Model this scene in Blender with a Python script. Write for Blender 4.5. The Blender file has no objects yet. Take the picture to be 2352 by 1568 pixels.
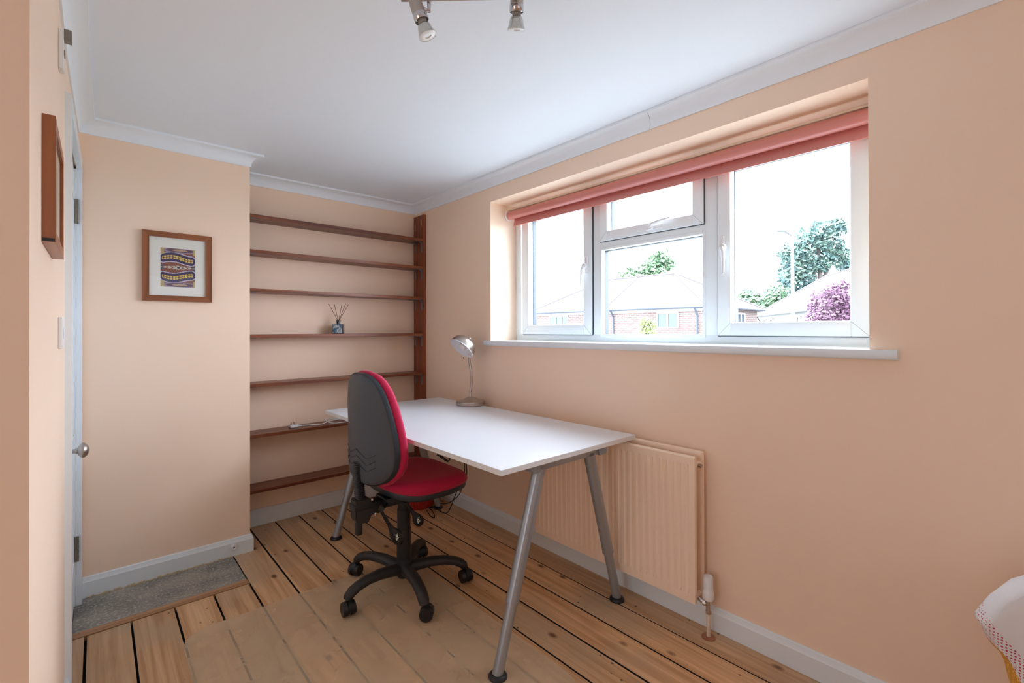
import bpy, bmesh, math, random
from mathutils import Vector, Matrix, noise
random.seed(7)
sc = bpy.context.scene
C = sc.collection
PI = math.pi
R = math.radians

# ------------------------------------------------------------ camera
cam_d = bpy.data.cameras.new('camera')
cam = bpy.data.objects.new('camera', cam_d); C.objects.link(cam)
EYE = 1.225
cam_d.sensor_fit = 'HORIZONTAL'; cam_d.sensor_width = 36.0
cam_d.lens = 1070.17 / 2352 * 36.0
cam_d.shift_x = 10.15 / 2352
cam_d.shift_y = -30.12 / 2352
cam_d.clip_start = 0.02; cam_d.clip_end = 500
yaw, pit, rol = 0.722649, 0.003649, -0.002903
F = Vector((math.sin(yaw)*math.cos(pit), math.cos(yaw)*math.cos(pit), math.sin(pit)))
Rv = Vector((math.cos(yaw), -math.sin(yaw), 0)); Uv = Rv.cross(F)
R2 = Rv*math.cos(rol) + Uv*math.sin(rol); U2 = -Rv*math.sin(rol) + Uv*math.cos(rol)
cam.matrix_world = Matrix(((R2.x, U2.x, -F.x, 0), (R2.y, U2.y, -F.y, 0), (R2.z, U2.z, -F.z, EYE), (0, 0, 0, 1)))
sc.camera = cam

# ------------------------------------------------------------ world, lights, exposure
w = bpy.data.worlds.new('overcast_sky'); sc.world = w; w.use_nodes = True
bg = w.node_tree.nodes['Background']
bg.inputs[0].default_value = (0.84, 0.95, 1.12, 1); bg.inputs[1].default_value = 17.5
def area(name, loc, rot, sx, sy, power, color, portal=False):
    l = bpy.data.lights.new(name, 'AREA'); l.shape = 'RECTANGLE'; l.size = sx; l.size_y = sy
    l.energy = power; l.color = color
    o = bpy.data.objects.new(name, l); C.objects.link(o); o.location = loc; o.rotation_euler = rot
    if portal: l.cycles.is_portal = True
    return o
area('window_portal', (2.22, 1.34, 1.6), (0, R(90), 0), 0.95, 2.1, 1, (1, 1, 1), True)
# weak fill light at an added, unseen window behind the camera
area('rear_fill_light', (0.5, -1.93, 1.45), (R(90), 0, 0), 1.5, 1.0, 4, (0.85, 0.96, 1.1))
# fill light at an invented glazed opening, out of view, to lift the window wall
area('side_fill_light', (-2.93, 0.30, 1.10), (0, R(-90), 0), 1.7, 1.1, 17, (0.85, 0.97, 1.15))
sc.view_settings.view_transform = 'Standard'; sc.view_settings.look = 'None'
sc.view_settings.exposure = 0.0; sc.view_settings.gamma = 1.0
sc.view_settings.use_curve_mapping = False
sc.cycles.max_bounces = 12; sc.cycles.diffuse_bounces = 8; sc.cycles.transparent_max_bounces = 16
sc.cycles.sample_clamp_indirect = 6.0
sc.cycles.caustics_reflective = False; sc.cycles.caustics_refractive = False
try: sc.cycles.use_denoising = True
except Exception: pass

# ------------------------------------------------------------ materials
def lin(c):
    return tuple((x/255/12.92 if x/255 <= 0.04045 else ((x/255+0.055)/1.055)**2.4) for x in c) + (1,)
def mat(name, rgb, rough=0.5, metal=0.0, bump=0.0, bscale=200, var=0.0, vscale=3, spec=0.5, sheen=0.0):
    m = bpy.data.materials.new(name); m.use_nodes = True
    nt = m.node_tree; b = nt.nodes['Principled BSDF']
    b.inputs['Roughness'].default_value = rough; b.inputs['Metallic'].default_value = metal
    b.inputs['Specular IOR Level'].default_value = spec
    if sheen: b.inputs['Sheen Weight'].default_value = sheen; b.inputs['Sheen Roughness'].default_value = .4
    col = lin(rgb); tc = nt.nodes.new('ShaderNodeTexCoord')
    n = nt.nodes.new('ShaderNodeTexNoise'); n.inputs['Scale'].default_value = vscale; n.inputs['Detail'].default_value = 4
    nt.links.new(tc.outputs['Object'], n.inputs['Vector'])
    mx = nt.nodes.new('ShaderNodeMix'); mx.data_type = 'RGBA'
    v = max(var, 0.01)
    mx.inputs['A'].default_value = tuple(x*(1-v) for x in col[:3]) + (1,)
    mx.inputs['B'].default_value = tuple(min(1, x*(1+v)) for x in col[:3]) + (1,)
    nt.links.new(n.outputs['Fac'], mx.inputs['Factor']); nt.links.new(mx.outputs['Result'], b.inputs['Base Color'])
    if bump:
        n2 = nt.nodes.new('ShaderNodeTexNoise'); n2.inputs['Scale'].default_value = bscale; n2.inputs['Detail'].default_value = 2
        nt.links.new(tc.outputs['Object'], n2.inputs['Vector'])
        bp = nt.nodes.new('ShaderNodeBump'); bp.inputs['Strength'].default_value = bump; bp.inputs['Distance'].default_value = 0.001
        nt.links.new(n2.outputs['Fac'], bp.inputs['Height']); nt.links.new(bp.outputs['Normal'], b.inputs['Normal'])
    return m
def wood(name, c_dark, c_light, c_knot, axis=1, rough=0.45, knots=True, grain=1.0, nails=False, grey=None):
    m = bpy.data.materials.new(name); m.use_nodes = True
    nt = m.node_tree; N = nt.nodes; L = nt.links; b = N['Principled BSDF']; b.inputs['Roughness'].default_value = rough
    tc = N.new('ShaderNodeTexCoord'); oi = N.new('ShaderNodeObjectInfo')
    off = N.new('ShaderNodeVectorMath'); off.operation = 'SCALE'; off.inputs[0].default_value = (13.1, 7.7, 5.3)
    L.new(oi.outputs['Random'], off.inputs['Scale'])
    add = N.new('ShaderNodeVectorMath'); add.operation = 'ADD'
    L.new(tc.outputs['Object'], add.inputs[0]); L.new(off.outputs[0], add.inputs[1])
    def mapped(s):
        mp = N.new('ShaderNodeMapping'); mp.inputs['Scale'].default_value = s; L.new(add.outputs[0], mp.inputs['Vector']); return mp
    s = [26, 26, 26]; s[axis] = 1.1
    n1 = N.new('ShaderNodeTexNoise'); n1.inputs['Scale'].default_value = 1; n1.inputs['Detail'].default_value = 6; n1.inputs['Distortion'].default_value = 1.4
    L.new(mapped(s).outputs[0], n1.inputs['Vector'])
    s2 = [170, 170, 170]; s2[axis] = 5
    n2 = N.new('ShaderNodeTexNoise'); n2.inputs['Scale'].default_value = 1; n2.inputs['Detail'].default_value = 3
    L.new(mapped(s2).outputs[0], n2.inputs['Vector'])
    cr = N.new('ShaderNodeValToRGB'); cr.color_ramp.elements[0].position = .34; cr.color_ramp.elements[1].position = .66
    cr.color_ramp.elements[0].color = lin(c_dark); cr.color_ramp.elements[1].color = lin(c_light)
    L.new(n1.outputs['Fac'], cr.inputs['Fac'])
    m1 = N.new('ShaderNodeMix'); m1.data_type = 'RGBA'; m1.blend_type = 'MULTIPLY'
    r2 = N.new('ShaderNodeMapRange'); r2.inputs['To Min'].default_value = 1-.28*grain; r2.inputs['To Max'].default_value = 1+.2*grain
    L.new(n2.outputs['Fac'], r2.inputs['Value'])
    m1.inputs['Factor'].default_value = 1; L.new(cr.outputs['Color'], m1.inputs['A']); L.new(r2.outputs[0], m1.inputs['B'])
    last = m1.outputs['Result']
    # each board has its own tone
    m3 = N.new('ShaderNodeMix'); m3.data_type = 'RGBA'; m3.blend_type = 'MULTIPLY'; m3.inputs['Factor'].default_value = 1
    r3 = N.new('ShaderNodeMapRange'); r3.inputs['To Min'].default_value = .86; r3.inputs['To Max'].default_value = 1.12
    L.new(oi.outputs['Random'], r3.inputs['Value']); L.new(last, m3.inputs['A']); L.new(r3.outputs[0], m3.inputs['B']); last = m3.outputs['Result']
    if grey:
        n4 = N.new('ShaderNodeTexNoise'); n4.inputs['Scale'].default_value = 2.6; n4.inputs['Detail'].default_value = 5
        L.new(add.outputs[0], n4.inputs['Vector'])
        r4 = N.new('ShaderNodeMapRange'); r4.inputs['From Min'].default_value = .45; r4.inputs['From Max'].default_value = .72; r4.inputs['To Max'].default_value = .75
        L.new(n4.outputs['Fac'], r4.inputs['Value'])
        m4 = N.new('ShaderNodeMix'); m4.data_type = 'RGBA'; L.new(r4.outputs[0], m4.inputs['Factor']); L.new(last, m4.inputs['A']); m4.inputs['B'].default_value = lin(grey)
        last = m4.outputs['Result']
    def spots(scale, stretch, thr0, thr1, color, amount, density):
        nonlocal last
        ss = [scale]*3; ss[axis] = scale*stretch
        v = N.new('ShaderNodeTexVoronoi'); v.inputs['Scale'].default_value = 1; L.new(mapped(ss).outputs[0], v.inputs['Vector'])
        mr = N.new('ShaderNodeMapRange'); mr.inputs['From Min'].default_value = thr1; mr.inputs['From Max'].default_value = thr0
        mr.inputs['To Max'].default_value = amount
        L.new(v.outputs['Distance'], mr.inputs['Value'])
        gt = N.new('ShaderNodeMath'); gt.operation = 'GREATER_THAN'; gt.inputs[1].default_value = 1-density
        sx = N.new('ShaderNodeSeparateColor'); L.new(v.outputs['Color'], sx.inputs[0]); L.new(sx.outputs[0], gt.inputs[0])
        mu = N.new('ShaderNodeMath'); mu.operation = 'MULTIPLY'; L.new(mr.outputs[0], mu.inputs[0]); L.new(gt.outputs[0], mu.inputs[1])
        mm = N.new('ShaderNodeMix'); mm.data_type = 'RGBA'; L.new(mu.outputs[0], mm.inputs['Factor']); L.new(last, mm.inputs['A']); mm.inputs['B'].default_value = lin(color)
        last = mm.outputs['Result']
    if knots:
        spots(10, .6, .07, .17, c_knot, .92, .6)
        spots(9, .5, .02, .4, c_knot, .25, .4)
    if nails:
        spots(24, .9, .07, .13, (44, 30, 24), .95, .2)
        spots(60, 1, .06, .1, (235, 225, 205), .5, .03)
    L.new(last, b.inputs['Base Color'])
    bp = N.new('ShaderNodeBump'); bp.inputs['Strength'].default_value = .25; bp.inputs['Distance'].default_value = .0008
    L.new(n2.outputs['Fac'], bp.inputs['Height']); L.new(bp.outputs['Normal'], b.inputs['Normal'])
    return m
M = {}
M['peach'] = mat('peach_wall_paint', (248, 221, 196), .62, bump=.12, bscale=90, var=.02, vscale=1.3)
M['ceiling'] = mat('white_ceiling_paint', (238, 246, 254), .8, bump=.06, bscale=60, var=.01)
M['trim'] = mat('white_gloss_paint', (230, 238, 242), .3, bump=.05, bscale=30, var=.03, vscale=5)
M['coving'] = mat('coving_paint', (240, 247, 252), .6, var=.015)
M['upvc'] = mat('white_window_plastic', (236, 244, 246), .22, var=.01)
M['gasket'] = mat('grey_window_seal', (70, 78, 84), .5)
M['spacer'] = mat('dark_glazing_gasket', (40, 50, 56), .5)
M['floor'] = wood('stripped_pine_boards', (194, 146, 102), (232, 190, 144), (92, 52, 30), 1, .42, True, .55, True, (184, 164, 138))
M['edge_dark'] = mat('grimy_shaded_board_edge', (30, 22, 16), .9)
M['void'] = mat('dark_floor_void', (12, 9, 7), .95)
M['shelf_x'] = wood('dark_stained_pine_shelf', (98, 46, 26), (146, 82, 50), (46, 22, 14), 0, .35, True, 1.0)
M['shelf_z'] = wood('dark_stained_pine_upright', (100, 44, 22), (150, 74, 40), (44, 20, 12), 2, .32, True, 1.0)
M['frame_x'] = wood('brown_frame_wood_across', (122, 66, 34), (166, 100, 58), (60, 30, 20), 0, .35, False, .8)
M['frame_z'] = wood('brown_frame_wood_upright', (122, 66, 34), (166, 100, 58), (60, 30, 20), 2, .35, False, .8)
M['frame_y'] = wood('brown_frame_wood_side', (136, 70, 34), (172, 98, 52), (70, 36, 22), 1, .35, False, .8)
M['strip'] = wood('hearth_trim_wood', (150, 108, 74), (190, 146, 106), (90, 60, 40), 0, .5, False, .8)
M['desk'] = mat('white_desk_laminate', (226, 230, 234), .3, var=.01)
M['desk_edge'] = mat('white_desk_edge', (226, 226, 226), .4)
M['silver'] = mat('silver_grey_paint', (160, 166, 172), .32, .55)
M['silver2'] = mat('grey_plastic_cap', (148, 158, 168), .4, .1)
M['black'] = mat('black_plastic', (26, 27, 30), .42, bump=.1, bscale=500)
M['blackdull'] = mat('worn_black_plastic', (40, 38, 38), .5, var=.15, vscale=14)
M['shell'] = mat('charcoal_moulded_plastic', (66, 70, 78), .5, bump=.15, bscale=900)
M['rim'] = mat('dark_slate_plastic', (38, 46, 54), .4)
M['red'] = mat('crimson_fabric', (186, 14, 68), .85, bump=.5, bscale=900, var=.08, vscale=60, sheen=.15)
M['nickel'] = mat('brushed_nickel', (186, 176, 168), .33, .95)
M['chrome'] = mat('chrome', (200, 200, 204), .15, 1.0)
M['steel'] = mat('worn_steel', (136, 132, 124), .35, .9, var=.2, vscale=80)
M['lampwhite'] = mat('white_enamel', (235, 238, 240), .4)
M['blind'] = mat('terracotta_blind_fabric', (202, 124, 114), .38, var=.03, spec=.8)
M['cream'] = mat('cream_plastic', (226, 212, 190), .5)
M['rad'] = mat('cream_radiator_enamel', (252, 226, 200), .35, var=.02)
M['whiteplastic'] = mat('white_plastic', (232, 234, 236), .35)
M['copper'] = mat('copper_brown_plastic', (172, 112, 82), .4, .2)
M['pipepaint'] = mat('painted_pipe', (226, 210, 192), .45, var=.12, vscale=40)
M['mount'] = mat('off_white_mount', (232, 230, 220), .8)
M['reed'] = mat('brown_reed', (98, 52, 34), .7)
M['basket'] = mat('red_woven_basket', (190, 52, 38), .6, var=.2, vscale=60)
M['bracket'] = mat('grey_steel_bracket', (120, 128, 134), .4, .4)
M['ply'] = mat('outside_render', (214, 210, 204), .8)
M['knobglass'] = mat('dark_glass', (20, 22, 40), .1)
def glassmat(name, tint=(1, 1, 1), refl=.06):
    m = bpy.data.materials.new(name); m.use_nodes = True; nt = m.node_tree; nt.nodes.remove(nt.nodes['Principled BSDF'])
    t = nt.nodes.new('ShaderNodeBsdfTransparent'); t.inputs[0].default_value = tint + (1,)
    g = nt.nodes.new('ShaderNodeBsdfGlossy'); g.inputs['Roughness'].default_value = .02
    lw = nt.nodes.new('ShaderNodeLayerWeight'); pw = nt.nodes.new('ShaderNodeMath'); pw.operation = 'POWER'; pw.inputs[1].default_value = 5
    nt.links.new(lw.outputs['Facing'], pw.inputs[0]); f = nt.nodes.new('ShaderNodeMapRange'); f.inputs['To Min'].default_value = .04; f.inputs['To Max'].default_value = .9
    nt.links.new(pw.outputs[0], f.inputs['Value'])
    mx = nt.nodes.new('ShaderNodeMixShader'); nt.links.new(f.outputs[0], mx.inputs[0]); nt.links.new(t.outputs[0], mx.inputs[1]); nt.links.new(g.outputs[0], mx.inputs[2])
    nt.links.new(mx.outputs[0], nt.nodes['Material Output'].inputs[0]); return m
M['glass'] = glassmat('window_glass', (.98, .99, .99))
M['glasspic'] = glassmat('picture_glass')
def mat_plastic_sheet():
    m = bpy.data.materials.new('cloudy_plastic_sheet'); m.use_nodes = True; nt = m.node_tree; b = nt.nodes['Principled BSDF']
    b.inputs['Base Color'].default_value = lin((246, 224, 192)); b.inputs['Roughness'].default_value = .38
    tc = nt.nodes.new('ShaderNodeTexCoord'); n = nt.nodes.new('ShaderNodeTexNoise'); n.inputs['Scale'].default_value = 5; n.inputs['Detail'].default_value = 7
    nt.links.new(tc.outputs['Object'], n.inputs['Vector'])
    mr = nt.nodes.new('ShaderNodeMapRange'); mr.inputs['To Min'].default_value = .225; mr.inputs['To Max'].default_value = .38
    nt.links.new(n.outputs['Fac'], mr.inputs['Value'])
    t = nt.nodes.new('ShaderNodeBsdfTransparent'); t.inputs[0].default_value = (.97, .96, .94, 1)
    mx = nt.nodes.new('ShaderNodeMixShader'); nt.links.new(mr.outputs[0], mx.inputs[0]); nt.links.new(t.outputs[0], mx.inputs[1]); nt.links.new(b.outputs[0], mx.inputs[2])
    nt.links.new(mx.outputs[0], nt.nodes['Material Output'].inputs[0]); return m
M['sheet'] = mat_plastic_sheet()
def speckle(name, base, dark, light, scale=60):
    m = mat(name, base, .75, bump=.4, bscale=120); nt = m.node_tree; b = nt.nodes['Principled BSDF']
    tc = nt.nodes['Texture Coordinate'] if 'Texture Coordinate' in nt.nodes else nt.nodes.new('ShaderNodeTexCoord')
    n = nt.nodes.new('ShaderNodeTexNoise'); n.inputs['Scale'].default_value = 7; n.inputs['Detail'].default_value = 9; nt.links.new(tc.outputs['Object'], n.inputs['Vector'])
    cr = nt.nodes.new('ShaderNodeValToRGB'); e = cr.color_ramp.elements
    e[0].position = .3; e[0].color = lin(dark); e[1].position = .7; e[1].color = lin(base)
    nt.links.new(n.outputs['Fac'], cr.inputs[0])
    n2 = nt.nodes.new('ShaderNodeTexNoise'); n2.inputs['Scale'].default_value = scale; n2.inputs['Detail'].default_value = 8; nt.links.new(tc.outputs['Object'], n2.inputs['Vector'])
    mr = nt.nodes.new('ShaderNodeMapRange'); mr.inputs['From Min'].default_value = .5; mr.inputs['From Max'].default_value = .74; mr.inputs['To Max'].default_value = .8
    nt.links.new(n2.outputs['Fac'], mr.inputs['Value'])
    mx = nt.nodes.new('ShaderNodeMix'); mx.data_type = 'RGBA'; nt.links.new(mr.outputs[0], mx.inputs['Factor']); nt.links.new(cr.outputs[0], mx.inputs['A']); mx.inputs['B'].default_value = lin(light)
    nt.links.new(mx.outputs['Result'], b.inputs['Base Color']); return m
M['stone'] = speckle('grey_hearth_stone', (168, 162, 152), (112, 112, 110), (214, 206, 190), 90)

# ------------------------------------------------------------ mesh helpers
def nb(): return bmesh.new()
def box(bm, x0, x1, y0, y1, z0, z1, bev=0, mx=None):
    vs = [bm.verts.new((x, y, z)) for x in (x0, x1) for y in (y0, y1) for z in (z0, z1)]
    fs = [(0, 1, 3, 2), (4, 6, 7, 5), (0, 4, 5, 1), (2, 3, 7, 6), (0, 2, 6, 4), (1, 5, 7, 3)]
    fa = [bm.faces.new([vs[i] for i in f]) for f in fs]
    if bev:
        es = list({e for f in fa for e in f.edges})
        r = bmesh.ops.bevel(bm, geom=es, offset=bev, segments=2, affect='EDGES', profile=.5)
        vs = list({v for v in r['verts']} | {v for v in vs if v.is_valid})
    if mx is not None:
        bmesh.ops.transform(bm, matrix=mx, verts=[v for v in vs if v.is_valid])
    return vs
def prism(bm, pts, z0, z1):
    a = [bm.verts.new((p[0], p[1], z0)) for p in pts]; b = [bm.verts.new((p[0], p[1], z1)) for p in pts]
    n = len(pts); bm.faces.new(a[::-1]); bm.faces.new(b)
    for i in range(n): bm.faces.new((a[i], a[(i+1) % n], b[(i+1) % n], b[i]))
    return a + b
def tube(bm, pts, r, n=10, cap=True, sq=None):
    pts = [Vector(p) for p in pts]; rr = r if isinstance(r, (list, tuple)) else [r]*len(pts)
    rings = []; up = None
    for i, p in enumerate(pts):
        d = (pts[min(i+1, len(pts)-1)] - pts[max(i-1, 0)]).normalized()
        if up is None: up = Vector((0, 0, 1)) if abs(d.z) < .9 else Vector((1, 0, 0))
        s = d.cross(up).normalized(); up = s.cross(d).normalized()
        a, b2 = (sq if sq else (1, 1))
        rings.append([bm.verts.new(p + s*math.cos(2*PI*k/n)*rr[i]*a + up*math.sin(2*PI*k/n)*rr[i]*b2) for k in range(n)])
    for i in range(len(rings)-1):
        for k in range(n):
            bm.faces.new((rings[i][k], rings[i][(k+1) % n], rings[i+1][(k+1) % n], rings[i+1][k]))
    if cap: bm.faces.new(rings[0][::-1]); bm.faces.new(rings[-1])
    return [v for r_ in rings for v in r_]
def lathe(bm, prof, n=32, mx=None, cap=True):
    rings = []
    for (r, z) in prof:
        rings.append([bm.verts.new((r*math.cos(2*PI*k/n), r*math.sin(2*PI*k/n), z)) for k in range(n)])
    for i in range(len(rings)-1):
        for k in range(n):
            bm.faces.new((rings[i][k], rings[i][(k+1) % n], rings[i+1][(k+1) % n], rings[i+1][k]))
    if cap:
        if prof[0][0] > 1e-6: bm.faces.new(rings[0][::-1])
        if prof[-1][0] > 1e-6: bm.faces.new(rings[-1])
    vs = [v for r_ in rings for v in r_]
    if mx is not None: bmesh.ops.transform(bm, matrix=mx, verts=vs)
    bmesh.ops.remove_doubles(bm, verts=vs, dist=1e-6)
    return vs
def loft(bm, outline, layers, fn, cap0=True, cap1=True):
    """outline: 2-D points; layers: (scale_inset, depth); fn(u, v, depth)->3-D"""
    rings = []
    for ins, dep in layers:
        ring = []
        n = len(outline)
        for i, (u, v) in enumerate(outline):
            a = Vector(outline[i-1]); b = Vector(outline[(i+1) % n]); t = (b-a).normalized()
            nrm = Vector((-t.y, t.x))
            ring.append(bm.verts.new(fn(u + nrm.x*ins, v + nrm.y*ins, dep)))
        rings.append(ring)
    n = len(outline)
    for i in range(len(rings)-1):
        for k in range(n):
            bm.faces.new((rings[i][k], rings[i][(k+1) % n], rings[i+1][(k+1) % n], rings[i+1][k]))
    def fill(ring, layer, flip):
        # concentric fill so that the surface can curve
        ins, dep = layer; cu = sum(p[0] for p in outline)/n; cv = sum(p[1] for p in outline)/n
        prev = ring; base = []
        for i, (u, v) in enumerate(outline):
            a = Vector(outline[i-1]); b = Vector(outline[(i+1) % n]); t = (b-a).normalized()
            base.append((u - t.y*ins, v + t.x*ins))
        for s in (.8, .6, .4, .2):
            cur = [bm.verts.new(fn(cu + (u-cu)*s, cv + (v-cv)*s, dep)) for (u, v) in base]
            for k in range(n):
                q = (prev[k], prev[(k+1) % n], cur[(k+1) % n], cur[k]); bm.faces.new(q[::-1] if flip else q)
            prev = cur
        c = bm.verts.new(fn(cu, cv, dep))
        for k in range(n):
            q = (prev[k], prev[(k+1) % n], c); bm.faces.new(q[::-1] if flip else q)
    if cap0: fill(rings[0], layers[0], True)
    if cap1: fill(rings[-1], layers[-1], False)
def spline0(pts, n=8):
    P = [Vector(p) for p in pts]; P = [P[0]] + P + [P[-1]]; out = []
    for i in range(1, len(P)-2):
        for k in range(n):
            t = k/n; a, b, c, d = P[i-1], P[i], P[i+1], P[i+2]
            out.append(.5*((2*b)+(-a+c)*t+(2*a-5*b+4*c-d)*t*t+(-a+3*b-3*c+d)*t**3))
    return out + [P[-2]]
def obj(name, bm, m, parent=None, smooth=None, loc=None):
    bmesh.ops.recalc_face_normals(bm, faces=bm.faces)
    me = bpy.data.meshes.new(name); bm.to_mesh(me); bm.free()
    me.materials.append(m)
    o = bpy.data.objects.new(name, me); C.objects.link(o)
    if smooth is not None:
        try: me.shade_smooth()
        except Exception:
            for p in me.polygons: p.use_smooth = True
        if smooth < 179:
            try: me.set_sharp_from_angle(angle=R(smooth))
            except Exception: pass
    if parent is not None: o.parent = parent
    if loc is not None: o.location = loc
    return o
def empty(name, loc=(0, 0, 0), rz=0):
    o = bpy.data.objects.new(name, None); C.objects.link(o); o.location = loc; o.rotation_euler = (0, 0, rz)
    o.empty_display_size = .1; return o
def tag(o, label, cat, group=None):
    o['label'] = label; o['category'] = cat
    if group: o['group'] = group
    return o
def struct(o, label=None):
    o['kind'] = 'structure'
    if label: o['label'] = label
    return o
def bxo(name, dims, m, parent=None, bev=0, smooth=None):
    bm = nb(); box(bm, *dims, bev=bev); return obj(name, bm, m, parent, smooth)

# ------------------------------------------------------------ room dimensions
XW, YS, YB, XB = 1.898, 3.255, 2.906, 0.642       # window wall, alcove wall, breast wall, breast corner
ZC = 2.205; XL, XL2 = -.079, -.066; YN = 1.04     # ceiling, left wall, nib
XR, YR = -3.0, -2.0                               # rear of the room
ZT = 2.32
# ---- walls
bm = nb()
RY0, RY1, RZ0, RZ1 = .361, 2.317, 1.128, 2.048     # window reveal
box(bm, XW, 2.20, RY1, YS+.15, -.05, ZT); box(bm, XW, 2.20, YR-.15, RY0, -.05, ZT)
box(bm, XW, 2.20, RY0, RY1, -.05, RZ0); box(bm, XW, 2.20, RY0, RY1, RZ1, ZT)
struct(obj('wall_right', bm, M['peach']), 'peach painted wall with the deep window recess')
bm = nb(); box(bm, XB, XW, YS, YS+.15, -.05, ZT)
struct(obj('wall_back', bm, M['peach']), 'peach painted alcove wall behind the shelves')
bm = nb(); prism(bm, [(-.30, YB), (XB, YB), (XB, YS+.15), (-.30, YS+.15)], -.05, ZT)
struct(obj('wall_chimney', bm, M['peach']), 'projecting peach painted wall with the hanging print')
bm = nb()
prism(bm, [(XR-.15, YN), (XL, YN), (XL, 2.128), (-.20, 2.128), (-.20, YN+.14), (XR-.15, YN+.14)], -.05, ZT)
prism(bm, [(XL, 2.128), (XL2, 2.862), (-.20, 2.862), (-.20, 2.128)], 1.968, ZT)
prism(bm, [(XL2, 2.862), (XL2, YB), (-.20, YB), (-.20, 2.862)], -.05, ZT)
struct(obj('wall_left', bm, M['peach']), 'peach painted wall beside the white door')
bm = nb(); box(bm, XR-.15, XR, YR-.15, YN, 1.97, ZT); box(bm, XR-.15, XR, YR-.15, -.27, -.05, 1.97); box(bm, XR-.15, XR, .87, YN, -.05, 1.97); box(bm, XR-.15, XR, -.27, .87, -.05, .23)
struct(obj('wall_left_rear', bm, M['peach']))
bxo('added_side_pane', (XR-.06, XR-.02, -.27, .87, .23, 1.97), M['lampwhite'])['kind'] = 'structure'  # pane of the invented side opening, out of view behind the fill light
bm = nb(); box(bm, XR, XW, YR-.15, YR, -.05, .95); box(bm, XR, XW, YR-.15, YR, 1.95, ZT)
box(bm, XR, -.25, YR-.15, YR, .95, 1.95); box(bm, 1.25, XW, YR-.15, YR, .95, 1.95)
struct(obj('wall_rear', bm, M['peach']))
bxo('added_rear_pane', (-.25, 1.25, YR-.08, YR-.05, .95, 1.95), M['lampwhite'])['kind'] = 'structure'  # added pane behind the rear fill light, never in view
bm = nb(); box(bm, XR-.15, 2.20, YR-.15, YS+.15, ZC, ZC+.1)
struct(obj('ceiling', bm, M['ceiling']))
# passage behind the door is closed
bm = nb(); box(bm, -.30, -.20, YN+.14, YS+.15, -.05, ZT)
struct(obj('wall_passage', bm, M['peach']))

# ---- coving (quarter cove, mitred along the walls)
def sweep(path, prof, closed=False):
    """path: plan points walked with the room on the right hand; prof: (offset into room, z)"""
    bm = nb(); rings = []; n = len(path)
    for i, p in enumerate(path):
        p = Vector(p); d0 = (p - Vector(path[i-1])).normalized() if i > 0 else None
        d1 = (Vector(path[i+1]) - p).normalized() if i < n-1 else None
        if d0 is None: d0 = d1
        if d1 is None: d1 = d0
        n0 = Vector((d0.y, -d0.x)); n1 = Vector((d1.y, -d1.x)); m = (n0+n1); m = m/ (1 + n0.dot(n1))
        rings.append([bm.verts.new((p.x+m.x*o, p.y+m.y*o, z)) for o, z in prof])
    k = len(prof)
    for i in range(n-1):
        for j in range(k):
            bm.faces.new((rings[i][j], rings[i+1][j], rings[i+1][(j+1) % k], rings[i][(j+1) % k]))
    bm.faces.new(rings[0]); bm.faces.new(rings[-1][::-1])
    return bm
zc0 = 2.139
cp = [(0, zc0), (.006, zc0), (.006, zc0+.005)]
for i in range(1, 8):
    a = PI/2*i/8
    cp.append((.006 + .046*(1-math.cos(a)), zc0+.005 + .049*math.sin(a)))
cp += [(.054, zc0+.055), (.060, zc0+.055), (.060, ZC+.01), (0, ZC+.01)]
path_l = [(XL, YN+.001), (XL, 2.128), (XL2, YB)]
path_all = path_l + [(XB, YB), (XB, YS), (XW, YS), (XW, YR)]
struct(obj('trim_1', sweep(path_all, cp), M['coving'], smooth=35), 'white plaster coving round the ceiling')
# hairline joint in the coving above the window
bm = nb()
box(bm, XW-.0075, XW-.0005, 1.160, 1.1612, zc0-.001, zc0+.006)
for i in range(8):
    a0 = PI/2*i/8; a1 = PI/2*(i+1)/8
    p0 = (.0068+.046*(1-math.cos(a0)), zc0+.0045+.049*math.sin(a0)); p1 = (.0068+.046*(1-math.cos(a1)), zc0+.0045+.049*math.sin(a1))
    tube(bm, [(XW-p0[0], 1.16-.002*i, p0[1]), (XW-p1[0], 1.16-.002*(i+1), p1[1])], .0007, 5)
j = obj('hairline_crack', bm, mat('grey_crack_filler', (150, 152, 156), .8)); j.parent = bpy.data.objects['trim_1']  # thin grey line drawn along the coving joint

# ---- skirtings
def skirt(h): return [(0, 0), (.015, 0), (.015, h*.76), (.011, h*.83), (.008, h*.97), (.005, h), (0, h)]
struct(obj('baseboard_chimney', sweep([(-.052, YB), (XB, YB), (XB, YS)], skirt(.094)), M['trim'], smooth=30), 'white skirting board of the projecting wall')
struct(obj('baseboard_back', sweep([(XB, YS), (XW-.0155, YS)], skirt(.102)), M['trim'], smooth=30), 'white skirting board under the shelves')
struct(obj('baseboard_right', sweep([(XW, YS), (XW, YR)], skirt(.094)), M['trim'], smooth=30), 'white skirting board below the window')
struct(obj('baseboard_left', sweep([(XL, YN+.001), (XL, 2.098)], skirt(.094)), M['trim'], smooth=30))

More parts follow.
